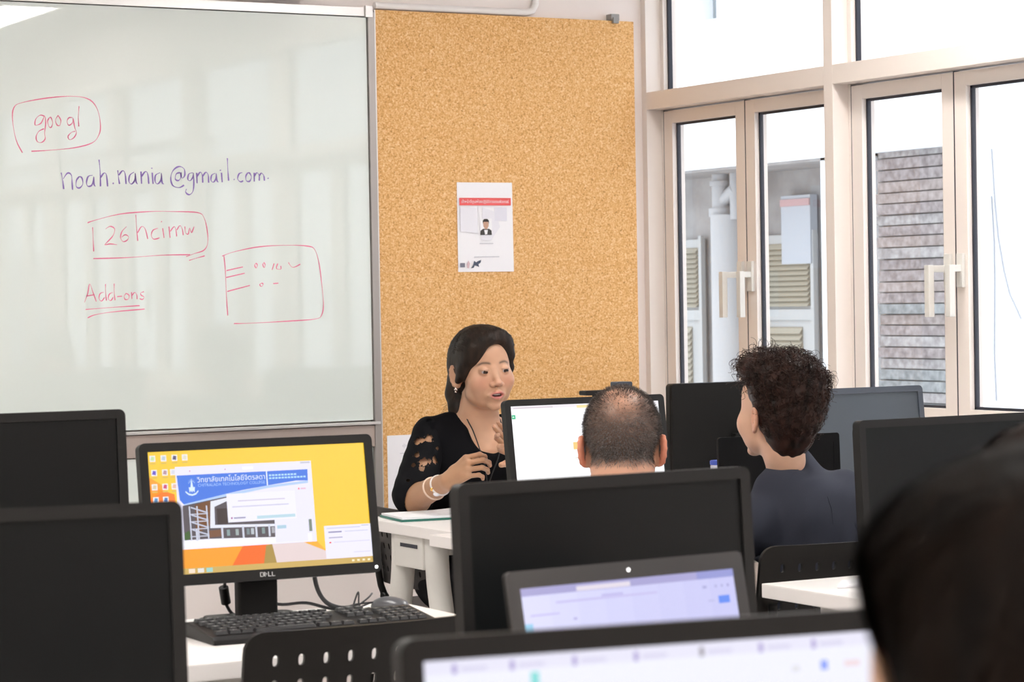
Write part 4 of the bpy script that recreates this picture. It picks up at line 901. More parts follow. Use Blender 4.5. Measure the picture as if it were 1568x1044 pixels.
def head(F, open_=.0, ear=1.0, fat=0., eyes=True):
    """head in its own frame, face towards -Y, eyes at z=0, chin at z=-.112"""
    F.ell((0, .018, .030), (.074, .091, .082), .01)
    F.ell((0, -.040, .042), (.057, .043, .047), .02); F.ell((0, -.034, -.022), (.063+fat*.3, .056, .078), .02)
    F.ell((0, -.026, -.066), (.055+fat, .052, .040), .022); F.ell((0, -.073, -.098), (.020, .015, .013), .016)
    for sx in (-1, 1):
        F.ell((sx*.038, -.058, -.030), (.025+fat*.5, .022, .026), .02)
    if eyes:
        for sx in (-1, 1): F.ell((sx*.032, -.100, .001), (.019, .013, .0115), .012, 'sub')
    F.cap((0, -.083, .006), (0, -.098, -.026), .0068, .0088, .010); F.ell((0, -.1035, -.0325), (.0110, .0092, .0082), .006)
    for sx in (-1, 1): F.ell((sx*.0130, -.0945, -.0365), (.0080, .0095, .0064), .005)
    for sx in (-1, 1): F.ell((sx*.0068, -.0995, -.0430), (.0034, .005, .0028), .002, 'sub')
    F.ell((0, -.077, -.064), (.027, .018, .021), .012)
    F.cap((0, -.0915, -.047), (0, -.0945, -.056), .003, .003, .006)
    zt, zb = -.0590+open_*.3, -.0720-open_*.9
    for sx in (-1, 1):
        F.cap((sx*.0235, -.0865, -.0655), (sx*.006, -.0970, zt), .0026, .0050, .004); F.cap((sx*.006, -.0970, zt), (0, -.0965, zt-.001), .0048, .0042, .003)
        F.cap((sx*.0220, -.0865, -.0668), (0, -.0950, zb), .0028, .0068, .004)
    F.ell((0, -.098, -.0655-open_*.25), (.0178, .016, .0012+open_), .002, 'sub')
    if eyes:
        for sx in (-1, 1):
            F.ell((sx*.031, -.0765, 0), (.0140, .0140, .0140), .004)
            F.ell((sx*.0314, -.0925, -.0016), (.0152, .0088, .0027), .0013, 'sub', rot=rotm(0, sx*-6, 0))
    for sx in (-1, 1):
        r = rotm(-10, 0, -sx*24); c = np.array((sx*.0775, .015, -.016))
        F.ell(c, (.0055, .0165*ear, .031*ear), .007, rot=r)
        # helix rim and bowl
        P = [c+r@np.array((sx*.004, .0145*ear*math.cos(a), .029*ear*math.sin(a))) for a in np.linspace(-1.5, 3.0, 9)]
        F.chain(P, [.0032]*9, .003); F.ell(c+r@np.array((sx*.0065, -.003, .003)), (.0055, .0095, .018), .003, 'sub', rot=r); F.ell(c+r@np.array((-sx*.004, -.010, -.006)), (.008, .010, .018), .008, rot=r)
        F.ell(c+r@np.array((0, -.004, -.026)), (.005, .008, .009), .005, rot=r); F.ell(c+r@np.array((sx*.003, -.012, -.004)), (.0035, .005, .007), .003, rot=r)
    return F

def skin_colors(v, F, base, lip=(.50, .16, .14), cheek=.35, blush=(.70, .30, .22), brow=(.05, .03, .02), face=True, ears_red=.0, scalp=None):
    """v in the field's frame -> per-vertex skin colour (lips, cheeks, brows, ear tint)"""
    p = (v-F.t)@F.R/F.s; x, y, z = p.T; c = np.tile(np.array(base, float), (len(v), 1))
    def blend(w, col): nonlocal c; w = np.clip(w, 0, 1)[:, None]; c = c*(1-w)+np.array(col)*w
    g = lambda cx, cz, rx, rz: np.exp(-((np.abs(x)-cx)/rx)**2-((z-cz)/rz)**2)
    fr = (y < -.05)
    if face:
        blend(g(.040, -.030, .022, .02)*fr*cheek, blush); blend(g(0, -.033, .012, .010)*(y < -.09)*.35, blush)
        w = np.clip(1.6-((x/.0235)**2+((z+.0660)/.0135)**2)*1.6, 0, 1)*(y < -.083); blend(w, lip)
        inside = (np.abs(x) < .0125)*(np.abs(z+.0670) < .0060)*(y > -.0945)*(y < -.07); blend(inside*.95, (.10, .02, .02))
        # brows
        bz = .0205+.003*np.sin(np.clip((np.abs(x)-.012)/.034, 0, 1)*PI)-.004*np.clip((np.abs(x)-.035)/.015, 0, 1)
        w = np.exp(-((z-bz)/.0033)**2)*np.clip((np.abs(x)-.010)/.006, 0, 1)*np.clip((.052-np.abs(x))/.010, 0, 1)*(y < -.04); blend(w*.88, brow)
        w = np.exp(-((z-.0035)/.0014)**2)*np.clip((.046-np.abs(x))/.004, 0, 1)*np.clip((np.abs(x)-.017)/.003, 0, 1)*(y < -.06); blend(w*.6, (.05, .025, .02))
        w = np.exp(-((z+.005)/.002)**2-((np.abs(x)-.031)/.013)**2)*(y < -.06); blend(w*.25, (.35, .16, .12))
    if ears_red: blend((np.abs(x) > .074)*(z < .03)*(z > -.06)*ears_red, (.80, .24, .14))
    n = np.sin(v[:, 0]*170+3)*np.sin(v[:, 1]*150+1)*np.sin(v[:, 2]*190); c *= (1+.03*n)[:, None]
    if scalp is not None: c = scalp(p, c)
    return np.clip(c, 0, 1)

def eyeballs(parent, F, look=(0, 0), origin=(0, 0, 0), r=.0128):
    wm = mat('eye_white', (.42, .37, .36), .25); im = mat('iris', (.025, .012, .008), .08)
    for sx in (-1, 1):
        mb = MB(); n = 16; prof = [(max(1e-5, math.sin(PI*i/n)), -math.cos(PI*i/n)) for i in range(n+1)]
        vs = []; fs = []; mi = []
        for (a, z) in prof:
            for k in range(20): vs.append((r*a*math.cos(2*PI*k/20), r*z, r*a*math.sin(2*PI*k/20)))    # pole at -Y
        for i in range(n):
            for k in range(20): fs.append((i*20+k, i*20+(k+1) % 20, (i+1)*20+(k+1) % 20, (i+1)*20+k)); mi.append(1 if i < 3 else 0)
        mb.add(vs, fs); mb.mi = mi
        Rl = np.array(Euler((R(look[1]), 0, R(look[0])), 'XYZ').to_matrix())
        mb.v = [tuple(F.P(Rl@np.array(v_)+np.array((sx*.031, -.0768, 0)))-np.array(origin)) for v_ in mb.v]
        mb.build('eyeball', [wm, im], parent, smooth=True)

def surf(F, c, dirs, rmax=.16, n=80, start=.03):
    """outermost surface distance from c along unit dirs"""
    c = np.array(c); rs = np.linspace(start, rmax, n); out = np.full(len(dirs), start)
    for r in rs:
        p = c+dirs*r; i = np.rint((p-F.lo)/F.h).astype(int)
        ok = np.all((i >= 0) & (i < np.array(F.V.shape)), 1); i = np.clip(i, 0, np.array(F.V.shape)-1)
        ins = ok & (F.V[i[:, 0], i[:, 1], i[:, 2]] < 0); out[ins] = r
    return out

def ribbons(paths, w0, w1=0., cen=None):
    """paths (N, K, 3) -> flat tapering strands facing away from cen"""
    N, K, _ = paths.shape; d = np.gradient(paths, axis=1); out = paths-np.array(cen)
    s = np.cross(d, out); s /= np.linalg.norm(s, axis=2, keepdims=True)+1e-9
    w = np.linspace(w0, w1, K)[None, :, None]; a = paths+s*w; b = paths-s*w
    v = np.stack([a, b], 2).reshape(-1, 3); base = np.arange(N)[:, None]*2*K+2*np.arange(K-1)[None]
    q = np.stack([base, base+1, base+3, base+2], 2).reshape(-1, 4); return v, q

def tubes(paths, r0, r1, sides=5):
    N, K, _ = paths.shape; d = np.gradient(paths, axis=1); d /= np.linalg.norm(d, axis=2, keepdims=True)+1e-9
    up = np.array((.3, .5, .81)); a = np.cross(d, up); a /= np.linalg.norm(a, axis=2, keepdims=True)+1e-9; b = np.cross(d, a)
    r = np.linspace(r0, r1, K)[None, :, None]; th = 2*PI*np.arange(sides)/sides
    v = np.stack([paths+a*r*math.cos(t)+b*r*math.sin(t) for t in th], 2).reshape(-1, 3)
    q = []
    base = np.arange(N)[:, None]*K*sides+np.arange(K-1)[None]*sides
    for k in range(sides):
        l = (k+1) % sides; q.append(np.stack([base+k, base+l, base+sides+l, base+sides+k], 2))
    return v, np.concatenate([x.reshape(-1, 4) for x in q])

def hair_mat(name, c, c2, rough=.35):
    m = noisy(name, c, c2, 60, rough, 3, .5, (.3, .7), (1, 1, .25)); m.node_tree.nodes['Principled BSDF'].inputs['Specular IOR Level'].default_value = .2; return m

def hand(F, wrist, f, n, s, curl=(35, 40, 25), spread=5, thumb=(.55, .75, .35), sc=1., curls=None, tcurl=20):
    """wrist point, f forward, n palm side, s thumb side (all world); five fingers with three joints"""
    f = np.array(f, float); f /= np.linalg.norm(f); s = np.array(s, float); s -= f*(s@f); s /= np.linalg.norm(s)
    nn = np.cross(f, s); nn = nn if nn@np.array(n) > 0 else -nn; wr = np.array(wrist, float)
    lens = ((.043, .025, .020), (.047, .029, .021), (.043, .027, .020), (.034, .020, .018)); K = []
    for i in range(4):
        side = (.030, .011, -.009, -.027)[i]*sc; ln = (.088, .090, .085, .078)[i]*sc
        kn = wr+f*ln+s*side; K.append(kn)
        F.cap(wr+f*.012*sc+s*side*.55, kn, .0135*sc, .0105*sc, .010)
    F.cap(wr, wr+f*.02*sc, .023*sc, .022*sc, .012)
    F.cap(wr+f*.03*sc+s*.018*sc, wr+f*.06*sc-s*.01*sc, .015*sc, .014*sc, .012)
    for i in range(4):
        cu = curls[i] if curls else curl; d = f*math.cos(R(spread*(1.5-i)))+s*math.sin(R(spread*(1.5-i))); p = K[i]; a = 0; rad = (.0088, .0090, .0086, .0076)[i]*sc
        for j in range(3):
            a += cu[j]; dd = d*math.cos(R(a))+nn*math.sin(R(a)); q = p+dd*lens[i][j]*sc; F.cap(p, q, rad*(1-.09*j), rad*(1-.09*(j+1)), .003); p = q
    p = wr+f*.022*sc+s*.022*sc+nn*.004*sc; d = f*thumb[0]+s*thumb[1]+nn*thumb[2]; d /= np.linalg.norm(d)
    F.cap(wr+f*.01*sc, p+d*.035*sc, .016*sc, .0125*sc, .008); p = p+d*.035*sc
    for j in range(2):
        d = d*math.cos(R(tcurl))+f*math.sin(R(tcurl)); d /= np.linalg.norm(d); q = p+d*(.033, .025)[j]*sc; F.cap(p, q, (.0108, .0098)[j]*sc, (.0098, .0082)[j]*sc, .004); p = q

def lower_body(F, hip, knees, ankles, r=1., k=.03):
    for sx in (0, 1):
        h = np.array(hip)+(np.array(knees[sx])-np.array(knees[1-sx]))*.28
        F.cap(h, knees[sx], .078*r, .056*r, k); F.cap(knees[sx], ankles[sx], .055*r, .040*r, k)

def shoes(parent, ankles, fwd, m, origin):
    f = np.array(fwd, float); f /= np.linalg.norm(f); s = np.array((f[1], -f[0], 0))
    for a in ankles:
        a = np.array(a); G = Fld((a[0]-.22, a[1]-.22, -.01), (a[0]+.22, a[1]+.22, .14), .006)
        G.cap((a[0]-f[0]*.03, a[1]-f[1]*.03, .035), (a[0]+f[0]*.13, a[1]+f[1]*.13, .030), .034, .030, .02); G.cap((a[0], a[1], .03), (a[0], a[1], .085), .036, .036, .02)
        G.fn(lambda X, Y, Z, V: np.maximum(V, .002-Z)); mesh_obj('shoe', [G.net()], m, parent, origin=origin)

# ------------------------------------------------------------------ the teacher
def teacher():
    O = np.array((3.47, 6.50, 0)); t = thing('person', 'woman in a black lace blouse with a dark ponytail, talking and gesturing with both hands', 'person', tuple(O))
    hc = np.array((3.466, 6.350, 1.158)); hR = rotm(3, -3, -5.0)@np.eye(3); hs = 1.045
    H = Fld((3.26, 6.18, .84), (3.70, 6.56, 1.31), .0022)
    # neck, shoulders, chest
    nb = np.array((3.480, 6.405, .995))
    H.at(hR, hc, hs); head(H, open_=.0030, fat=.005)
    H.at(); H.cap(hc+np.array((.004, .028, -.07)), nb+np.array((0, .012, -.01)), .051, .056, .02)
    H.cap((3.475, 6.392, 1.02), (3.475, 6.40, .93), .052, .075, .03)
    H.ell((3.475, 6.425, .90), (.145, .085, .085), .035); H.cap((3.47, 6.43, .998), (3.36, 6.44, .968), .036, .045, .03); H.cap((3.48, 6.43, .985), (3.62, 6.40, .955), .036, .045, .03)
    H.cap((3.475, 6.350, .958), (3.42, 6.366, .966), .007, .005, .012); H.cap((3.485, 6.350, .958), (3.55, 6.36, .966), .007, .005, .012)
    hv, hq = H.net(); H.at(hR, hc, hs); hcol = skin_colors(hv, H, (.56, .32, .205), lip=(.55, .18, .16), cheek=.45, blush=(.60, .26, .18))
    # arms and hands
    shR, elR, wrR = np.array((3.338, 6.445, .968)), np.array((3.243, 6.358, .793)), np.array((3.236, 6.135, .856))
    shL, elL, wrL = np.array((3.630, 6.410, .955)), np.array((3.62, 6.22, .815)), np.array((3.432, 6.055, .928))
    A = Fld((3.15, 5.93, .74), (3.70, 6.50, 1.06), .0028)
    A.cap(shR, elR, .047, .044, .015); A.cap(elR, wrR, .040, .0245, .02); A.cap(shL, elL, .043, .037, .015); A.cap(elL, wrL, .038, .0245, .015)
    ri, up = np.array((.872, -.489, 0)), np.array((0, 0, 1.))
    hand(A, wrR, (.30, -.80, .50), (.80, .35, -.35), (.15, .35, 1), curls=((48, 52, 30), (50, 50, 30), (52, 50, 30), (55, 50, 30)), spread=3, thumb=(.6, .3, .8), sc=.93, tcurl=12)
    hand(A, wrL, (-.86, -.20, .47), (-.45, -.80, -.2), (-.25, .0, -1.), curls=((40, 30, 12), (22, 24, 12), (8, 14, 10), (2, 10, 8)), spread=3, thumb=(.62, .62, .30), sc=.93, tcurl=10)
    av, aq = A.net(); acol = np.tile(np.array((.47, .26, .15)), (len(av), 1)); acol *= (1+.03*np.sin(av[:, 0]*120)*np.sin(av[:, 2]*140))[:, None]
    tipw = np.clip((6.02-av[:, 1])/.03, 0, 1)[:, None]*.3; acol = acol*(1-tipw)+np.array((.66, .36, .28))*tipw
    # lower legs
    Lg = Fld((3.30, 6.02, .03), (3.78, 6.50, .60), .007); kn = [np.array((3.36, 6.28, .50)), np.array((3.56, 6.24, .50))]; an = [np.array((3.37, 6.22, .08)), np.array((3.58, 6.18, .08))]
    for k_, a_ in zip(kn, an): Lg.cap(k_, k_*.55+a_*.45+np.array((0, .015, 0)), .050, .052, .02); Lg.cap(k_*.55+a_*.45+np.array((0, .015, 0)), a_, .052, .032, .02)
    lv, lq = Lg.net(); lcol = np.tile(np.array((.60, .33, .21)), (len(lv), 1))
    mesh_obj('body', [(hv, hq), (av, aq), (lv, lq)], SKIN, t, np.concatenate([hcol, acol, lcol]), origin=O)
    eyeballs(t, H, (5, 8), O, .0128*hs)
    H.at(hR, hc, hs)
    # teeth
    mb = MB(); mb.box(-.009, .009, -.0915, -.086, -.0665, -.0635); mb.v = [tuple(H.P(v_)-O) for v_ in mb.v]; mb.build('teeth', mat('teeth', (.75, .70, .66), .3), t, bevel=.0006)
    # hair: shell, side wings, low ponytail
    hm = hair_mat('dark_hair', (.008, .006, .005), (.032, .019, .013), .5)
    G = Fld((3.33, 6.20, .96), (3.62, 6.56, 1.32), .0026); G.at(hR, hc, hs)
    G.ell((0, .022, .034), (.081, .097, .087), .01); G.ell((-.004, .05, -.005), (.074, .068, .075), .03); G.ell((0, -.02, .075), (.066, .068, .046), .02)
    # cut the face opening: parted on her left, sweeping down to the ears
    G.ell((.006, -.115, -.030), (.074, .080, .104), .010, 'sub'); G.ell((.012, -.105, .03), (.056, .055, .052), .012, 'sub'); G.ell((0, -.06, -.09), (.11, .10, .055), .01, 'sub')
    G.chain([(.020, -.062, .098), (-.014, -.074, .090), (-.042, -.070, .066), (-.062, -.054, .034), (-.0735, -.030, .0), (-.079, -.004, -.028)], [.009, .0095, .010, .0105, .010, .008], .022); G.ell((-.046, -.040, .058), (.030, .036, .040), .02); G.ell((-.064, -.015, .025), (.016, .030, .045), .02)
    G.chain([(.020, -.062, .098), (.046, -.060, .076), (.064, -.048, .035), (.074, -.022, .0), (.079, -.004, -.03)], [.009, .008, .0075, .007, .006], .020); G.ell((.048, -.036, .062), (.027, .032, .036), .02)
    G.chain([(-.01, .10, -.01), (-.022, .112, -.035), (-.035, .105, -.075), (-.045, .075, -.115), (-.05, .05, -.14)], [.036, .032, .031, .026, .012], .02)
    gv, gq = G.net(); mesh_obj('hair', [(gv, gq)], hm, t, origin=O)
    # strands that follow the shell from the hairline back to the knot
    N = 900; th = RNG.uniform(-1.25, 1.25, N); ph = RNG.uniform(-.05, .95, N)
    d0 = np.stack([np.sin(th), -np.cos(th)*np.ones(N)*(1-.2*np.abs(th)), .35+ph*1.1], 1); d0[:, 1] = np.where(np.abs(th) > .9, d0[:, 1]*.6, d0[:, 1]); d0 /= np.linalg.norm(d0, axis=1, keepdims=True)
    d1 = np.array((-.02, .92, -.28))+RNG.normal(0, .10, (N, 3)); d1 /= np.linalg.norm(d1, axis=1, keepdims=True); K = 14; pth = np.zeros((N, K, 3))
    cen = hc+hR@(np.array((0, .02, .02))*hs)
    mid = np.stack([np.sin(th)*1.0, np.zeros(N)+.1, .55+ph*.8], 1); mid /= np.linalg.norm(mid, axis=1, keepdims=True)
    for k in range(K):
        u = k/(K-1); d = d0*(1-u)**2+2*mid*u*(1-u)+d1*u*u; d /= np.linalg.norm(d, axis=1, keepdims=True); dw = d@hR.T; r = surf(G, cen, dw, .15*hs, 70); pth[:, k] = cen+dw*(r+.0012+.0015*np.sin(k+th))[:, None]
    ok = (np.abs(np.diff(np.linalg.norm(pth-cen, axis=2), axis=1)).max(1) < .02) & (np.linalg.norm(pth-cen, axis=2).min(1) > .06)
    sv, sq = ribbons(pth[ok], .0011, .0006, cen); o = mesh_obj('hair_strands', [(sv, sq)], hm, t, origin=O); o['kind'] = 'stuff'
    # loose wisps at the nape
    W = []
    for k in range(9):
        a = hc+hR@np.array((-.06, .07+.004*k, -.07-.006*k)); W.append([a, a+np.array((-.012, .0, -.018)), a+np.array((-.026-.003*k, .0, -.030)), a+np.array((-.045+.004*k, .0, -.036-.002*k))])
    W = np.array(W); v_, q_ = tubes(W, .0007, .0003, 4); o = mesh_obj('hair_wisps', [(v_, q_)], hm, t, origin=O); o['kind'] = 'stuff'
    # earrings
    for sx in (-1, 1):
        er = MB()
        for dx, dz in ((0, 0), (.006, -.004), (-.005, -.003), (.002, -.010)):
            p = H.P((sx*.083, .001+dx, -.048+dz))-O; er.ball(p, .0031, 6)
        er.build('earring', mat('rhinestone', (.9, .8, .75), .08, metal=.9), t, smooth=True)
    # blouse
    bl = FABRIC('black_blouse', (.0045, .0045, .006))
    C = Fld((3.24, 6.24, .42), (3.74, 6.70, 1.06), .005)
    C.cap((3.475, 6.435, .93), (3.475, 6.50, .72), .105, .125, .04); C.ell((3.405, 6.455, .82), (.085, .075, .13), .04); C.ell((3.475, 6.43, .90), (.155, .096, .10), .04); C.ell((3.50, 6.53, .56), (.165, .125, .11), .04)
    C.cap((3.465, 6.435, .998), (3.352, 6.442, .970), .043, .053, .03); C.cap((3.48, 6.435, .985), (3.63, 6.405, .960), .042, .053, .03)
    C.ell((3.43, 6.375, .895), (.048, .035, .045), .03); C.ell((3.53, 6.37, .895), (.048, .035, .045), .03)
    C.cap(shL, elL, .054, .056, .02)
    # scoop neckline open towards the camera
    C.ell((3.487, 6.385, 1.040), (.078, .110, .088), .008, 'sub'); C.ell((3.475, 6.315, .985), (.060, .085, .066), .014, 'sub')
    C.fn(lambda X, Y, Z, V: V+.0012*np.sin(X*95+Z*40)*np.sin(Z*30+Y*50))
    cv, cq = C.net(); mesh_obj('blouse', [(cv, cq)], bl, t, origin=O)
    # lace sleeve: real holes over the skin
    lace = mat('black_lace', (.0055, .0055, .007), .8, spec=.12); nt = lace.node_tree; L = nt.links.new
    tc = nt.nodes.new('ShaderNodeTexCoord'); vo = nt.nodes.new('ShaderNodeTexNoise'); vo.inputs['Scale'].default_value = 120; vo.inputs['Detail'].default_value = 2.0
    at = nt.nodes.new('ShaderNodeVertexColor'); at.layer_name = 'Col'; sx_ = nt.nodes.new('ShaderNodeSeparateColor'); L(at.outputs[0], sx_.inputs[0])
    ml = nt.nodes.new('ShaderNodeMath'); ml.operation = 'MULTIPLY_ADD'; ml.inputs[1].default_value = 1.1; gt = nt.nodes.new('ShaderNodeMath'); gt.operation = 'GREATER_THAN'; gt.inputs[1].default_value = 1.0
    L(tc.outputs['Object'], vo.inputs['Vector']); L(vo.outputs['Fac'], ml.inputs[0]); L(sx_.outputs[0], ml.inputs[2]); L(ml.outputs[0], gt.inputs[0])
    tr = nt.nodes.new('ShaderNodeBsdfTransparent'); mx = nt.nodes.new('ShaderNodeMixShader'); L(gt.outputs[0], mx.inputs[0]); L(nt.nodes['Principled BSDF'].outputs[0], mx.inputs[1]); L(tr.outputs[0], mx.inputs[2]); L(mx.outputs[0], nt.nodes['Material Output'].inputs[0])
    Sl = Fld((3.14, 6.25, .74), (3.42, 6.56, 1.05), .0028)
    Sl.cap(shR+np.array((0, 0, .002)), elR+np.array((.0, .012, .01)), .0515, .062, .02)
    Sl.fn(lambda X, Y, Z, V: V+.0012*np.sin(X*90+Z*50)*np.sin(Z*70))
    fd = (wrR-elR)/np.linalg.norm(wrR-elR)      # open the cuff towards the forearm
    Sl.cap(elR+fd*.022+np.array((0, 0, -.010)), elR+fd*.14, .044, .049, .004, 'sub')
    v_, q_ = Sl.net(); hole = np.zeros(len(v_))
    for c_, r_ in (((3.3229, 6.4177, 1.012), .009), ((3.3268, 6.4013, .9954), .014), ((3.339, 6.3964, .9875), .009), ((3.2766, 6.3962, .9542), .014), ((3.2862, 6.39, .956), .008), ((3.3029, 6.3852, .9611), .013), ((3.2571, 6.3719, .9167), .010),
                   ((3.2687, 6.3501, .8965), .015), ((3.2874, 6.3497, .8975), .009), ((3.3069, 6.3546, .899), .012), ((3.2572, 6.3409, .8769), .009), ((3.324, 6.3715, .9325), .007), ((3.2389, 6.3581, .8882), .007), ((3.2116, 6.339, .8475), .006)):
        hole = np.maximum(hole, 1-np.linalg.norm(v_-np.array(c_), axis=1)/(r_*1.6))
    mesh_obj('lace_sleeve', [(v_, q_)], lace, t, np.repeat(np.clip(hole, 0, 1)[:, None], 3, 1), origin=O)
    # skirt
    Sk = Fld((3.24, 6.10, .36), (3.80, 6.76, .66), .007)
    Sk.ell((3.51, 6.54, .53), (.17, .14, .10), .03)
    for k_, sx in zip(kn, (-.07, .07)): Sk.cap((3.51+sx, 6.52, .52), k_+np.array((0, -.01, .0)), .085, .070, .05); Sk.cap(k_, k_+np.array((0, .0, -.07)), .066, .068, .03)
    v_, q_ = Sk.net(); mesh_obj('skirt', [(v_, q_)], bl, t, origin=O)
    shoes(t, an, (-.1, -1, 0), M['plastic_dk'], O)
    # lanyard round the neck
    lm = mat('lanyard_black', (.012, .012, .014), .6)
    for pts in ([(3.428, 6.410, 1.045), (3.422, 6.362, 1.005), (3.424, 6.338, .98), (3.430, 6.312, .93), (3.440, 6.300, .88), (3.450, 6.305, .82), (3.456, 6.32, .76)], [(3.53, 6.41, 1.035), (3.533, 6.37, 1.005), (3.520, 6.335, .96), (3.495, 6.318, .90), (3.470, 6.322, .84), (3.456, 6.35, .76)]):
        mb = MB(); P = smooth_line(pts, 6); mb.tube([tuple(np.array(p)-O) for p in P], .0020, 6); mb.build('lanyard', lm, t, smooth=True)
    # watch with pale strap and gold bead on the raised wrist; thin ring bracelet
    for (u, r_, m_, nm) in ((.74, .0275, mat('strap_pale', (.80, .74, .72), .3), 'watch_strap'), (.56, .0325, mat('bracelet_clear', (.80, .62, .50), .2), 'bracelet')):
        c = elR+(wrR-elR)*u; a = np.cross(fd, (0, 0, 1)); a /= np.linalg.norm(a); b = np.cross(fd, a); mb = MB(); n = 24
        ringp = [c+(a*math.cos(x)+b*math.sin(x))*r_+fd*.006*math.sin(x) for x in np.linspace(0, 2*PI, n+1)]
        mb.tube([tuple(p-O) for p in ringp], .0030 if nm == 'bracelet' else .0042, 8); o = mb.build(nm, m_, t, smooth=True)
        if nm == 'watch_strap':
            f_ = MB(); q = c+a*r_*.5+b*r_*.87; f_.ball(q-O, .010, 8, 0, (1.1, 1, .7)); f_.build('watch_face', mat('watch_white', (.9, .9, .95), .15), t, smooth=True)
            f_ = MB(); q = c+a*r_*.95+b*r_*.35; f_.ball(q-O, .0065, 6); f_.build('gold_bead', mat('gold', (.85, .50, .15), .25, metal=.8), t, smooth=True)

def seated_back(label, O, hc, hz, hs, hR, skin, hair_fn, cloth_m, sh_w, lean, fwd, neck_r=.052, collar=None, ears_red=.2, eyes=False, fat=0., cap_h=.0025, knees=True, ear=1.0, scalp=None, roundback=0., drop=0., nsh=0., reach=1., sdrop=.055, extra=()):
    """a person seen from behind: head, neck, torso, arms reaching to the desk, legs, shoes"""
    O = np.array(O, float); hc = np.array(hc, float); t = thing('person', label, 'person', tuple(O))
    f = np.array((fwd[0], fwd[1], 0.)); f /= np.linalg.norm(f); s = np.array((f[1], -f[0], 0.)); up = np.array((0, 0, 1.))
    hip = np.array((O[0], O[1], .56)); ch = hip*(1-.0)+up*(.30)+f*lean; nb = np.array((hc[0], hc[1], hc[2]-.165*hs)); nb = nb*.6+(ch+up*.14)*.4-up*drop+s*nsh; ch = ch-up*drop*.6+s*nsh*.7
    H = Fld(hc-np.array((.14, .14, .34)), hc+np.array((.13, .13, .13)), cap_h); H.at(hR, hc, hs); head(H, eyes=eyes, fat=fat, ear=ear)
    H.cap((0, .022, -.055), (0, .030, -.10), neck_r, neck_r, .02); H.at(); H.cap(hc+hR@(np.array((0, .026, -.07))*hs), nb-up*.04, neck_r*hs, (neck_r+.006)*hs, .02)
    hv, hq = H.net(); H.at(hR, hc, hs); col = skin_colors(hv, H, skin, ears_red=ears_red, scalp=scalp, lip=(.55, .25, .2)); 
    shL, shR = nb-up*sdrop-s*sh_w, nb-up*sdrop+s*sh_w
    els = [shL+f*.13*reach-up*.19, shR+f*.13*reach-up*.19]; wrs = [els[0]+f*.21*reach+up*.03+s*.05, els[1]+f*.21*reach+up*.03-s*.05]
    for w_ in wrs: w_[2] = max(w_[2], TZ+.035)
    for e_ in els: e_[2] = max(e_[2], .72)
    b = np.minimum.reduce(wrs)-.16; b2 = np.maximum.reduce(wrs)+.16; A = Fld(b, b2, .004)
    for k_, w_ in enumerate(wrs):
        d = w_-els[k_]; d /= np.linalg.norm(d); A.cap(w_-d*.06, w_, .027, .024, .01); hand(A, w_, f+up*-.02, -up, s*(1 if k_ == 0 else -1), curl=(18, 22, 14), spread=6)
    A.fn(lambda X, Y, Z, V: np.maximum(V, (TZ+.002)-Z)) if knees else None
    av, aq = A.net(); mesh_obj('body', [(hv, hq), (av, aq)], SKIN, t, np.concatenate([col, np.tile(np.array(skin), (len(av), 1))]), origin=O)
    allp = np.array([hip-.2, hip+.2, shL, shR, nb]+els+wrs); C = Fld(np.minimum(allp.min(0)-.12, hip-.2), allp.max(0)+.10, .006)
    Rb = np.stack([s, f, up], 1)
    C.at(Rb, ch); C.ell((0, -.01-roundback, -.06), (sh_w*.98, .108, .125), .04); C.ell((0, -.01, -.14), (.145, .105, .12), .05); C.ell((0, -.02, -.27), (.165, .125, .10), .05)
    C.ell((-sh_w*.45, -.045-roundback, .0), (.07, .055, .08), .04); C.ell((sh_w*.45, -.045-roundback, .0), (.07, .055, .09), .04)
    C.at(); C.cap(nb-up*.035, shL, .050, .056, .035); C.cap(nb-up*.035, shR, .050, .056, .035)
    C.cap(nb-up*.05-f*.01, ch-f*.01, .062, .10, .04)
    for k_ in (0, 1): C.cap((shL, shR)[k_], els[k_], .056, .047, .025); C.cap(els[k_], els[k_]+(wrs[k_]-els[k_])*.86, .046, .034, .02)
    # collar opening
    ax = hc-nb; ax /= np.linalg.norm(ax)
    C.cap(nb+ax*.012, nb+ax*.12, (neck_r+.010)*hs, (neck_r+.035)*hs, .006, 'sub')
    for a_, ra_, b_, rb_ in extra: C.cap(a_, b_, ra_, rb_, .02)
    C.fn(lambda X, Y, Z, V: V+.0025*np.sin(X*38+Z*22+1)*np.sin(Z*26+Y*30)+.0012*np.sin(X*80-Z*60))
    mesh_obj('jacket' if collar else 'shirt', [C.net()], cloth_m, t, origin=O)
    if collar:      # seams: centre back and one curved seam per side, thin raised cords lying on the cloth
        for off, bend in ((-.085, -.02), (.085, .02), (0, 0)):
            pts = []
            for u in np.linspace(0, 1, 14):
                q = nb-up*(.05+.36*u)+s*(off*(.55+.45*u)+bend*math.sin(u*PI))
                dd = np.array([-f]); c0 = q+f*.10; r_ = surf(C, c0, dd, .35, 150, .02)[0]; pts.append(c0-f*(r_+.0005))
            MB().tube([tuple(p-O) for p in pts], .0013, 5).build('seam', cloth_m, t, smooth=True)
    kz = .50; kn = [hip+f*.40-s*.10, hip+f*.40+s*.10]; an = []
    for k_ in kn: k_[2] = kz; a_ = k_+f*.02; a_ = np.array((a_[0], a_[1], .09)); an.append(a_)
    T = Fld(np.minimum(hip-.20, np.minimum.reduce(kn+an)-.1), np.maximum(hip+.2, np.maximum.reduce(kn+an)+.1), .009); T.lo
    T.ell(hip-up*.03, (.16, .14, .09), .03); lower_body(T, hip-up*.01, kn, an, .95); mesh_obj('trousers', [T.net()], mat('trousers_dark', (.02, .02, .025), .8), t, origin=O)
    shoes(t, an, f, M['plastic_dk'], O)
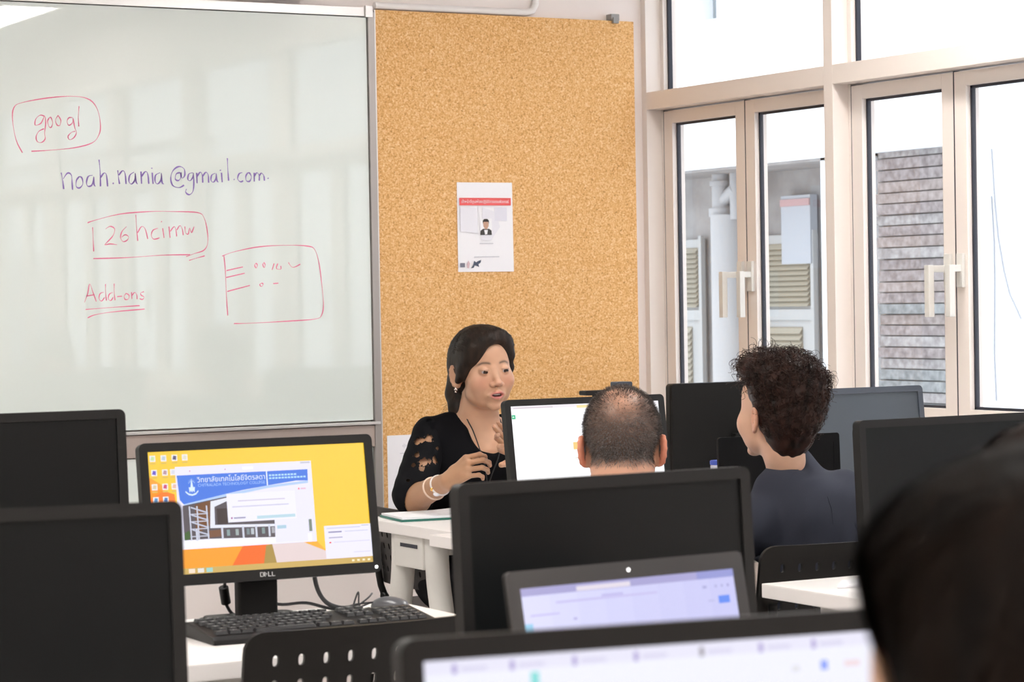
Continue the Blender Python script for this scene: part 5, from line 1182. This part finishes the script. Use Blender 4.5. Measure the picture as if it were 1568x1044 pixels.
    hair_fn(t, H, hc, hR, hs, O); return t, H

# ------------------------------------------------------------------ curly-haired woman
def curly_hair(t, H, hc, hR, hs, O):
    hm = hair_mat('curly_brown_hair', (.008, .0045, .0035), (.050, .022, .016), .45)
    G = Fld(hc-np.array((.15, .15, .17)), hc+np.array((.15, .15, .17)), .003); G.at(hR, hc, hs*.97)
    G.ell((0, .045, .070), (.092, .108, .080), .02); G.ell((0, .055, .012), (.088, .093, .090), .03); G.ell((0, -.040, .112), (.070, .062, .040), .03); G.ell((0, .055, -.064), (.060, .050, .052), .03)
    G.ell((0, -.115, -.03), (.090, .078, .105), .01, 'sub'); G.ell((0, -.04, -.100), (.12, .062, .085), .01, 'sub')
    for sx in (-1, 1): G.ell((sx*.095, .0, -.020), (.030, .022, .036), .008, 'sub')
    f1 = lambda X, Y, Z, V: V+.0035*np.sin(X*110+2*np.sin(Z*60))*np.sin(Y*100+1+2*np.sin(X*70))*np.sin(Z*110)
    G.fn(f1); mesh_obj('hair', [G.net()], hm, t, origin=O)
    N = 2600; d = RNG.normal(0, 1, (N, 3)); d /= np.linalg.norm(d, axis=1, keepdims=True); cen = hc+hR@(np.array((0, .045, .03))*hs)
    dl = d@hR; ok = (dl[:, 2] > -.85) & ~((dl[:, 1] < -.15) & (dl[:, 2] < .35)); d = d[ok]; r = surf(G, cen, d, .19, 90, .04)
    base = cen+d*r[:, None]; bl = (base-hc)@hR/hs; ok = (r > .065) & ~((np.abs(bl[:, 0]) > .06) & (bl[:, 1] < .022) & (bl[:, 2] < .02)); d = d[ok]; base = base[ok]; bl = bl[ok]; n = len(d)
    # each curl: a loose helix lying along the surface
    tang = np.cross(d, RNG.normal(0, 1, (n, 3))); tang /= np.linalg.norm(tang, axis=1, keepdims=True); bi = np.cross(d, tang); K = 16; pth = np.zeros((n, K, 3))
    top = np.clip((bl[:, 2]-.0)/.10, 0, 1); rad = RNG.uniform(.003, .0080, n)*(.45+.95*top); L_ = RNG.uniform(.016, .045, n)*(.7+.5*top); turns = RNG.uniform(.7, 1.8, n); ph = RNG.uniform(0, 6.28, n)
    for k in range(K):
        u = k/(K-1); a = ph+2*PI*turns*u; pth[:, k] = base-d*.003+tang*(L_*u)[:, None]+bi*(rad*np.cos(a))[:, None]+d*((rad*np.sin(a)+rad*.5)+.002*u)[:, None]
    v, q = tubes(pth, .0009, .0004, 4); o = mesh_obj('hair_curls', [(v, q)], hm, t, origin=O); o['kind'] = 'stuff'; o['label'] = 'loose brown curls'

# ------------------------------------------------------------------ balding man
def crown(p):
    """0 = bare crown, 1 = full hair"""
    x, y, z = p.T; d = p-np.array((0, .02, .03)); d = d/np.linalg.norm(d, axis=1, keepdims=True)
    c = np.array((.0, .78, .62)); c = c/np.linalg.norm(c); ang = np.degrees(np.arccos(np.clip(d@c, -1, 1)))
    c2 = np.array((.22, .42, .88)); c2 = c2/np.linalg.norm(c2); a2 = np.degrees(np.arccos(np.clip(d@c2, -1, 1))); c3 = np.array((-.30, .50, .80)); c3 = c3/np.linalg.norm(c3); a3 = np.degrees(np.arccos(np.clip(d@c3, -1, 1)))
    return np.clip(np.minimum.reduce([(ang-4)/36+.12, (a2-2)/17+.1, (a3-2)/17+.1]), 0, 1)
def hair_zone(p):
    x, y, z = p.T; line = np.where(y > .02, -.050+.0*y, np.where(np.abs(x) > .05, -.02+(-y+.02)*.9, .075)); return np.clip((z-line)/.018, 0, 1)*(1-np.clip((-.052-y)/.01, 0, 1)*(z < .07))
def man_scalp(p, c):
    w = (hair_zone(p)*(.22+.58*crown(p)))*(~((np.abs(p[:, 0]) > .0765) & (p[:, 1] < .045) & (p[:, 2] < .022)))
    return c*(1-w[:, None])+np.array((.075, .058, .050))*w[:, None]
def man_hair(t, H, hc, hR, hs, O):
    hm = noisy('greying_hair', (.075, .062, .055), (.32, .29, .275), 260, .5, 2, 0, (.42, .62))
    N = 26000; d = RNG.normal(0, 1, (N, 3)); d /= np.linalg.norm(d, axis=1, keepdims=True); cen = hc+hR@(np.array((0, .018, .02))*hs); r = surf(H, cen, d, .13, 140, .05)
    base = cen+d*r[:, None]; p = (base-hc)@hR/hs; keep = RNG.uniform(0, 1, N) < hair_zone(p)*(.22+.78*crown(p)); keep &= ~((np.abs(p[:, 0]) > .0755) & (p[:, 1] < .045) & (p[:, 2] < .022)); keep &= p[:, 2] > -.052
    d, base, p = d[keep], base[keep], p[keep]
    dn = np.stack([np.sign(p[:, 0])*.25, .35*np.ones(len(p)), -.75+p[:, 2]*3], 1)@hR.T; g = d*.9+dn*.75+RNG.normal(0, .16, d.shape); g /= np.linalg.norm(g, axis=1, keepdims=True)
    ln = RNG.uniform(.006, .011, len(d)); pth = np.stack([base-d*.001, base+(g*.55+d*.1)*ln[:, None], base+g*ln[:, None]], 1)
    v, q = ribbons(pth, .00048, .00018, cen); o = mesh_obj('hair', [(v, q)], hm, t, origin=O); o['kind'] = 'stuff'; o['label'] = 'short greying hair, thin at the crown'
    gm = mat('spectacle_frame', (.02, .02, .03), .3)
    for sx in (-1, 1):
        mb = MB(); P = smooth_line([(sx*.073, -.085, .004), (sx*.0775, -.04, .006), (sx*.0785, .004, .008), (sx*.0765, .022, -.004), (sx*.0755, .028, -.018)], 4); mb.tube([tuple(H.P(p_)-O) for p_ in P], .0013, 6); mb.build('spectacle_arm', gm, t, smooth=True)
    mb = MB()
    for sx in (-1, 1): mb.tube([tuple(H.P((sx*.032+.023*math.cos(a), -.096, -.002+.017*math.sin(a)))-O) for a in np.linspace(0, 2*PI, 20)], .0012, 6)
    mb.tube([tuple(H.P((x_, -.099, .002))-O) for x_ in (-.009, 0, .009)], .0012, 6); mb.build('spectacle_rim', gm, t, smooth=True)

# ------------------------------------------------------------------ blurred heads in front
def straight_hair(name, n=5200, mcol=((.006, .004, .003), (.020, .012, .008))):
    def fn(t, H, hc, hR, hs, O):
        hm = hair_mat(name, *mcol, .6); hm.node_tree.nodes['Principled BSDF'].inputs['Specular IOR Level'].default_value = .1; G = Fld(hc-np.array((.14, .14, .17)), hc+np.array((.14, .14, .16)), .003); G.at(hR, hc, hs)
        G.ell((0, .028, .036), (.088, .102, .092), .01); G.ell((0, .045, -.03), (.084, .078, .080), .03); G.ell((0, -.025, .07), (.07, .065, .045), .02)
        G.ell((0, -.115, -.03), (.078, .078, .104), .012, 'sub'); G.ell((0, -.05, -.105), (.13, .085, .070), .012, 'sub')
        for sx in (-1, 1): G.ell((sx*.074, .012, -.045), (.030, .036, .060), .02)
        mesh_obj('hair', [G.net()], hm, t, origin=O)
        cen = hc+hR@(np.array((0, .03, .02))*hs); N = n; cr_ = np.array((.12, .35, .93)); cr_ /= np.linalg.norm(cr_)
        az = RNG.uniform(0, 2*PI, N); l0 = RNG.uniform(0, 95, N); l1 = l0+RNG.uniform(22, 50, N); ux = np.cross(cr_, (0, 1, 0)); ux /= np.linalg.norm(ux); uy = np.cross(cr_, ux); K = 8; pth = np.zeros((N, K, 3))
        for k in range(K):
            l = R(1)*(l0+(l1-l0)*k/(K-1)); a = az+.15*k/K; d = cr_*np.cos(l)[:, None]+(ux*np.cos(a)[:, None]+uy*np.sin(a)[:, None])*np.sin(l)[:, None]; dw = d@hR.T; r = surf(G, cen, dw, .15*hs, 60); pth[:, k] = cen+dw*(r+.001+.003*(k/(K-1)))[:, None]
        rr_ = np.linalg.norm(pth-cen, axis=2); ok = (np.abs(np.diff(rr_, axis=1)).max(1) < .012) & (rr_.min(1) > .065); v, q = ribbons(pth[ok], .0011, .0003, cen); o = mesh_obj('hair_strands', [(v, q)], hm, t, origin=O); o['kind'] = 'stuff'
    return fn

teacher()
seated_back('woman with short curly brown hair in a dark blue-grey jacket, seen from behind looking left', (3.46, 4.66, 0), (3.374, 4.765, 1.086), 0, .955, rotm(0, 0, 188), (.70, .43, .30), curly_hair,
            FABRIC('blue_grey_jacket', (.044, .048, .066)), .116, .06, (-.08, .99), neck_r=.045, collar=True, ears_red=.25, roundback=.005, nsh=-.006, drop=.012, sdrop=.118, extra=(((3.425, 4.762, .968), .034, (3.485, 4.72, .880), .045), ((3.425, 4.762, .968), .034, (3.43, 4.70, .88), .06), ((3.425, 4.762, .968), .034, (3.35, 4.745, .915), .04)))
seated_back('balding man with cropped greying hair seen from behind at the white-screened monitor', (2.90, 4.66, 0), (2.955, 4.765, 1.032), 0, 1.11, rotm(0, 0, 148.1)@rotm(3, 0, 0), (.68, .37, .25), man_hair,
            FABRIC('pale_shirt', (.35, .38, .44)), .155, .05, (.1, .99), neck_r=.060, ears_red=.62, fat=.004, cap_h=.0022, ear=1.0, scalp=man_scalp, drop=.085)
seated_back('large blurred dark-haired head of a person in the lower right foreground', (.74, .67, 0), (.729, .809, 1.163), 0, 1.07, rotm(0, 0, 194), (.62, .36, .22), straight_hair('near_dark_hair'),
            FABRIC('near_dark_top', (.02, .02, .024)), .16, .08, (-.08, 1), cap_h=.003, ears_red=.1, reach=.9)
seated_back('dark-haired person almost out of frame behind the large blurred head', (2.06, 2.10, 0), (1.992, 2.260, 1.080), 0, 1.0, rotm(0, 0, 165), (.60, .36, .24), straight_hair('far_brown_hair', 2500, ((.010, .006, .005), (.028, .017, .013))),
            FABRIC('far_dark_top', (.03, .025, .03)), .16, .08, (.15, 1), cap_h=.003, ears_red=.1, reach=.6)
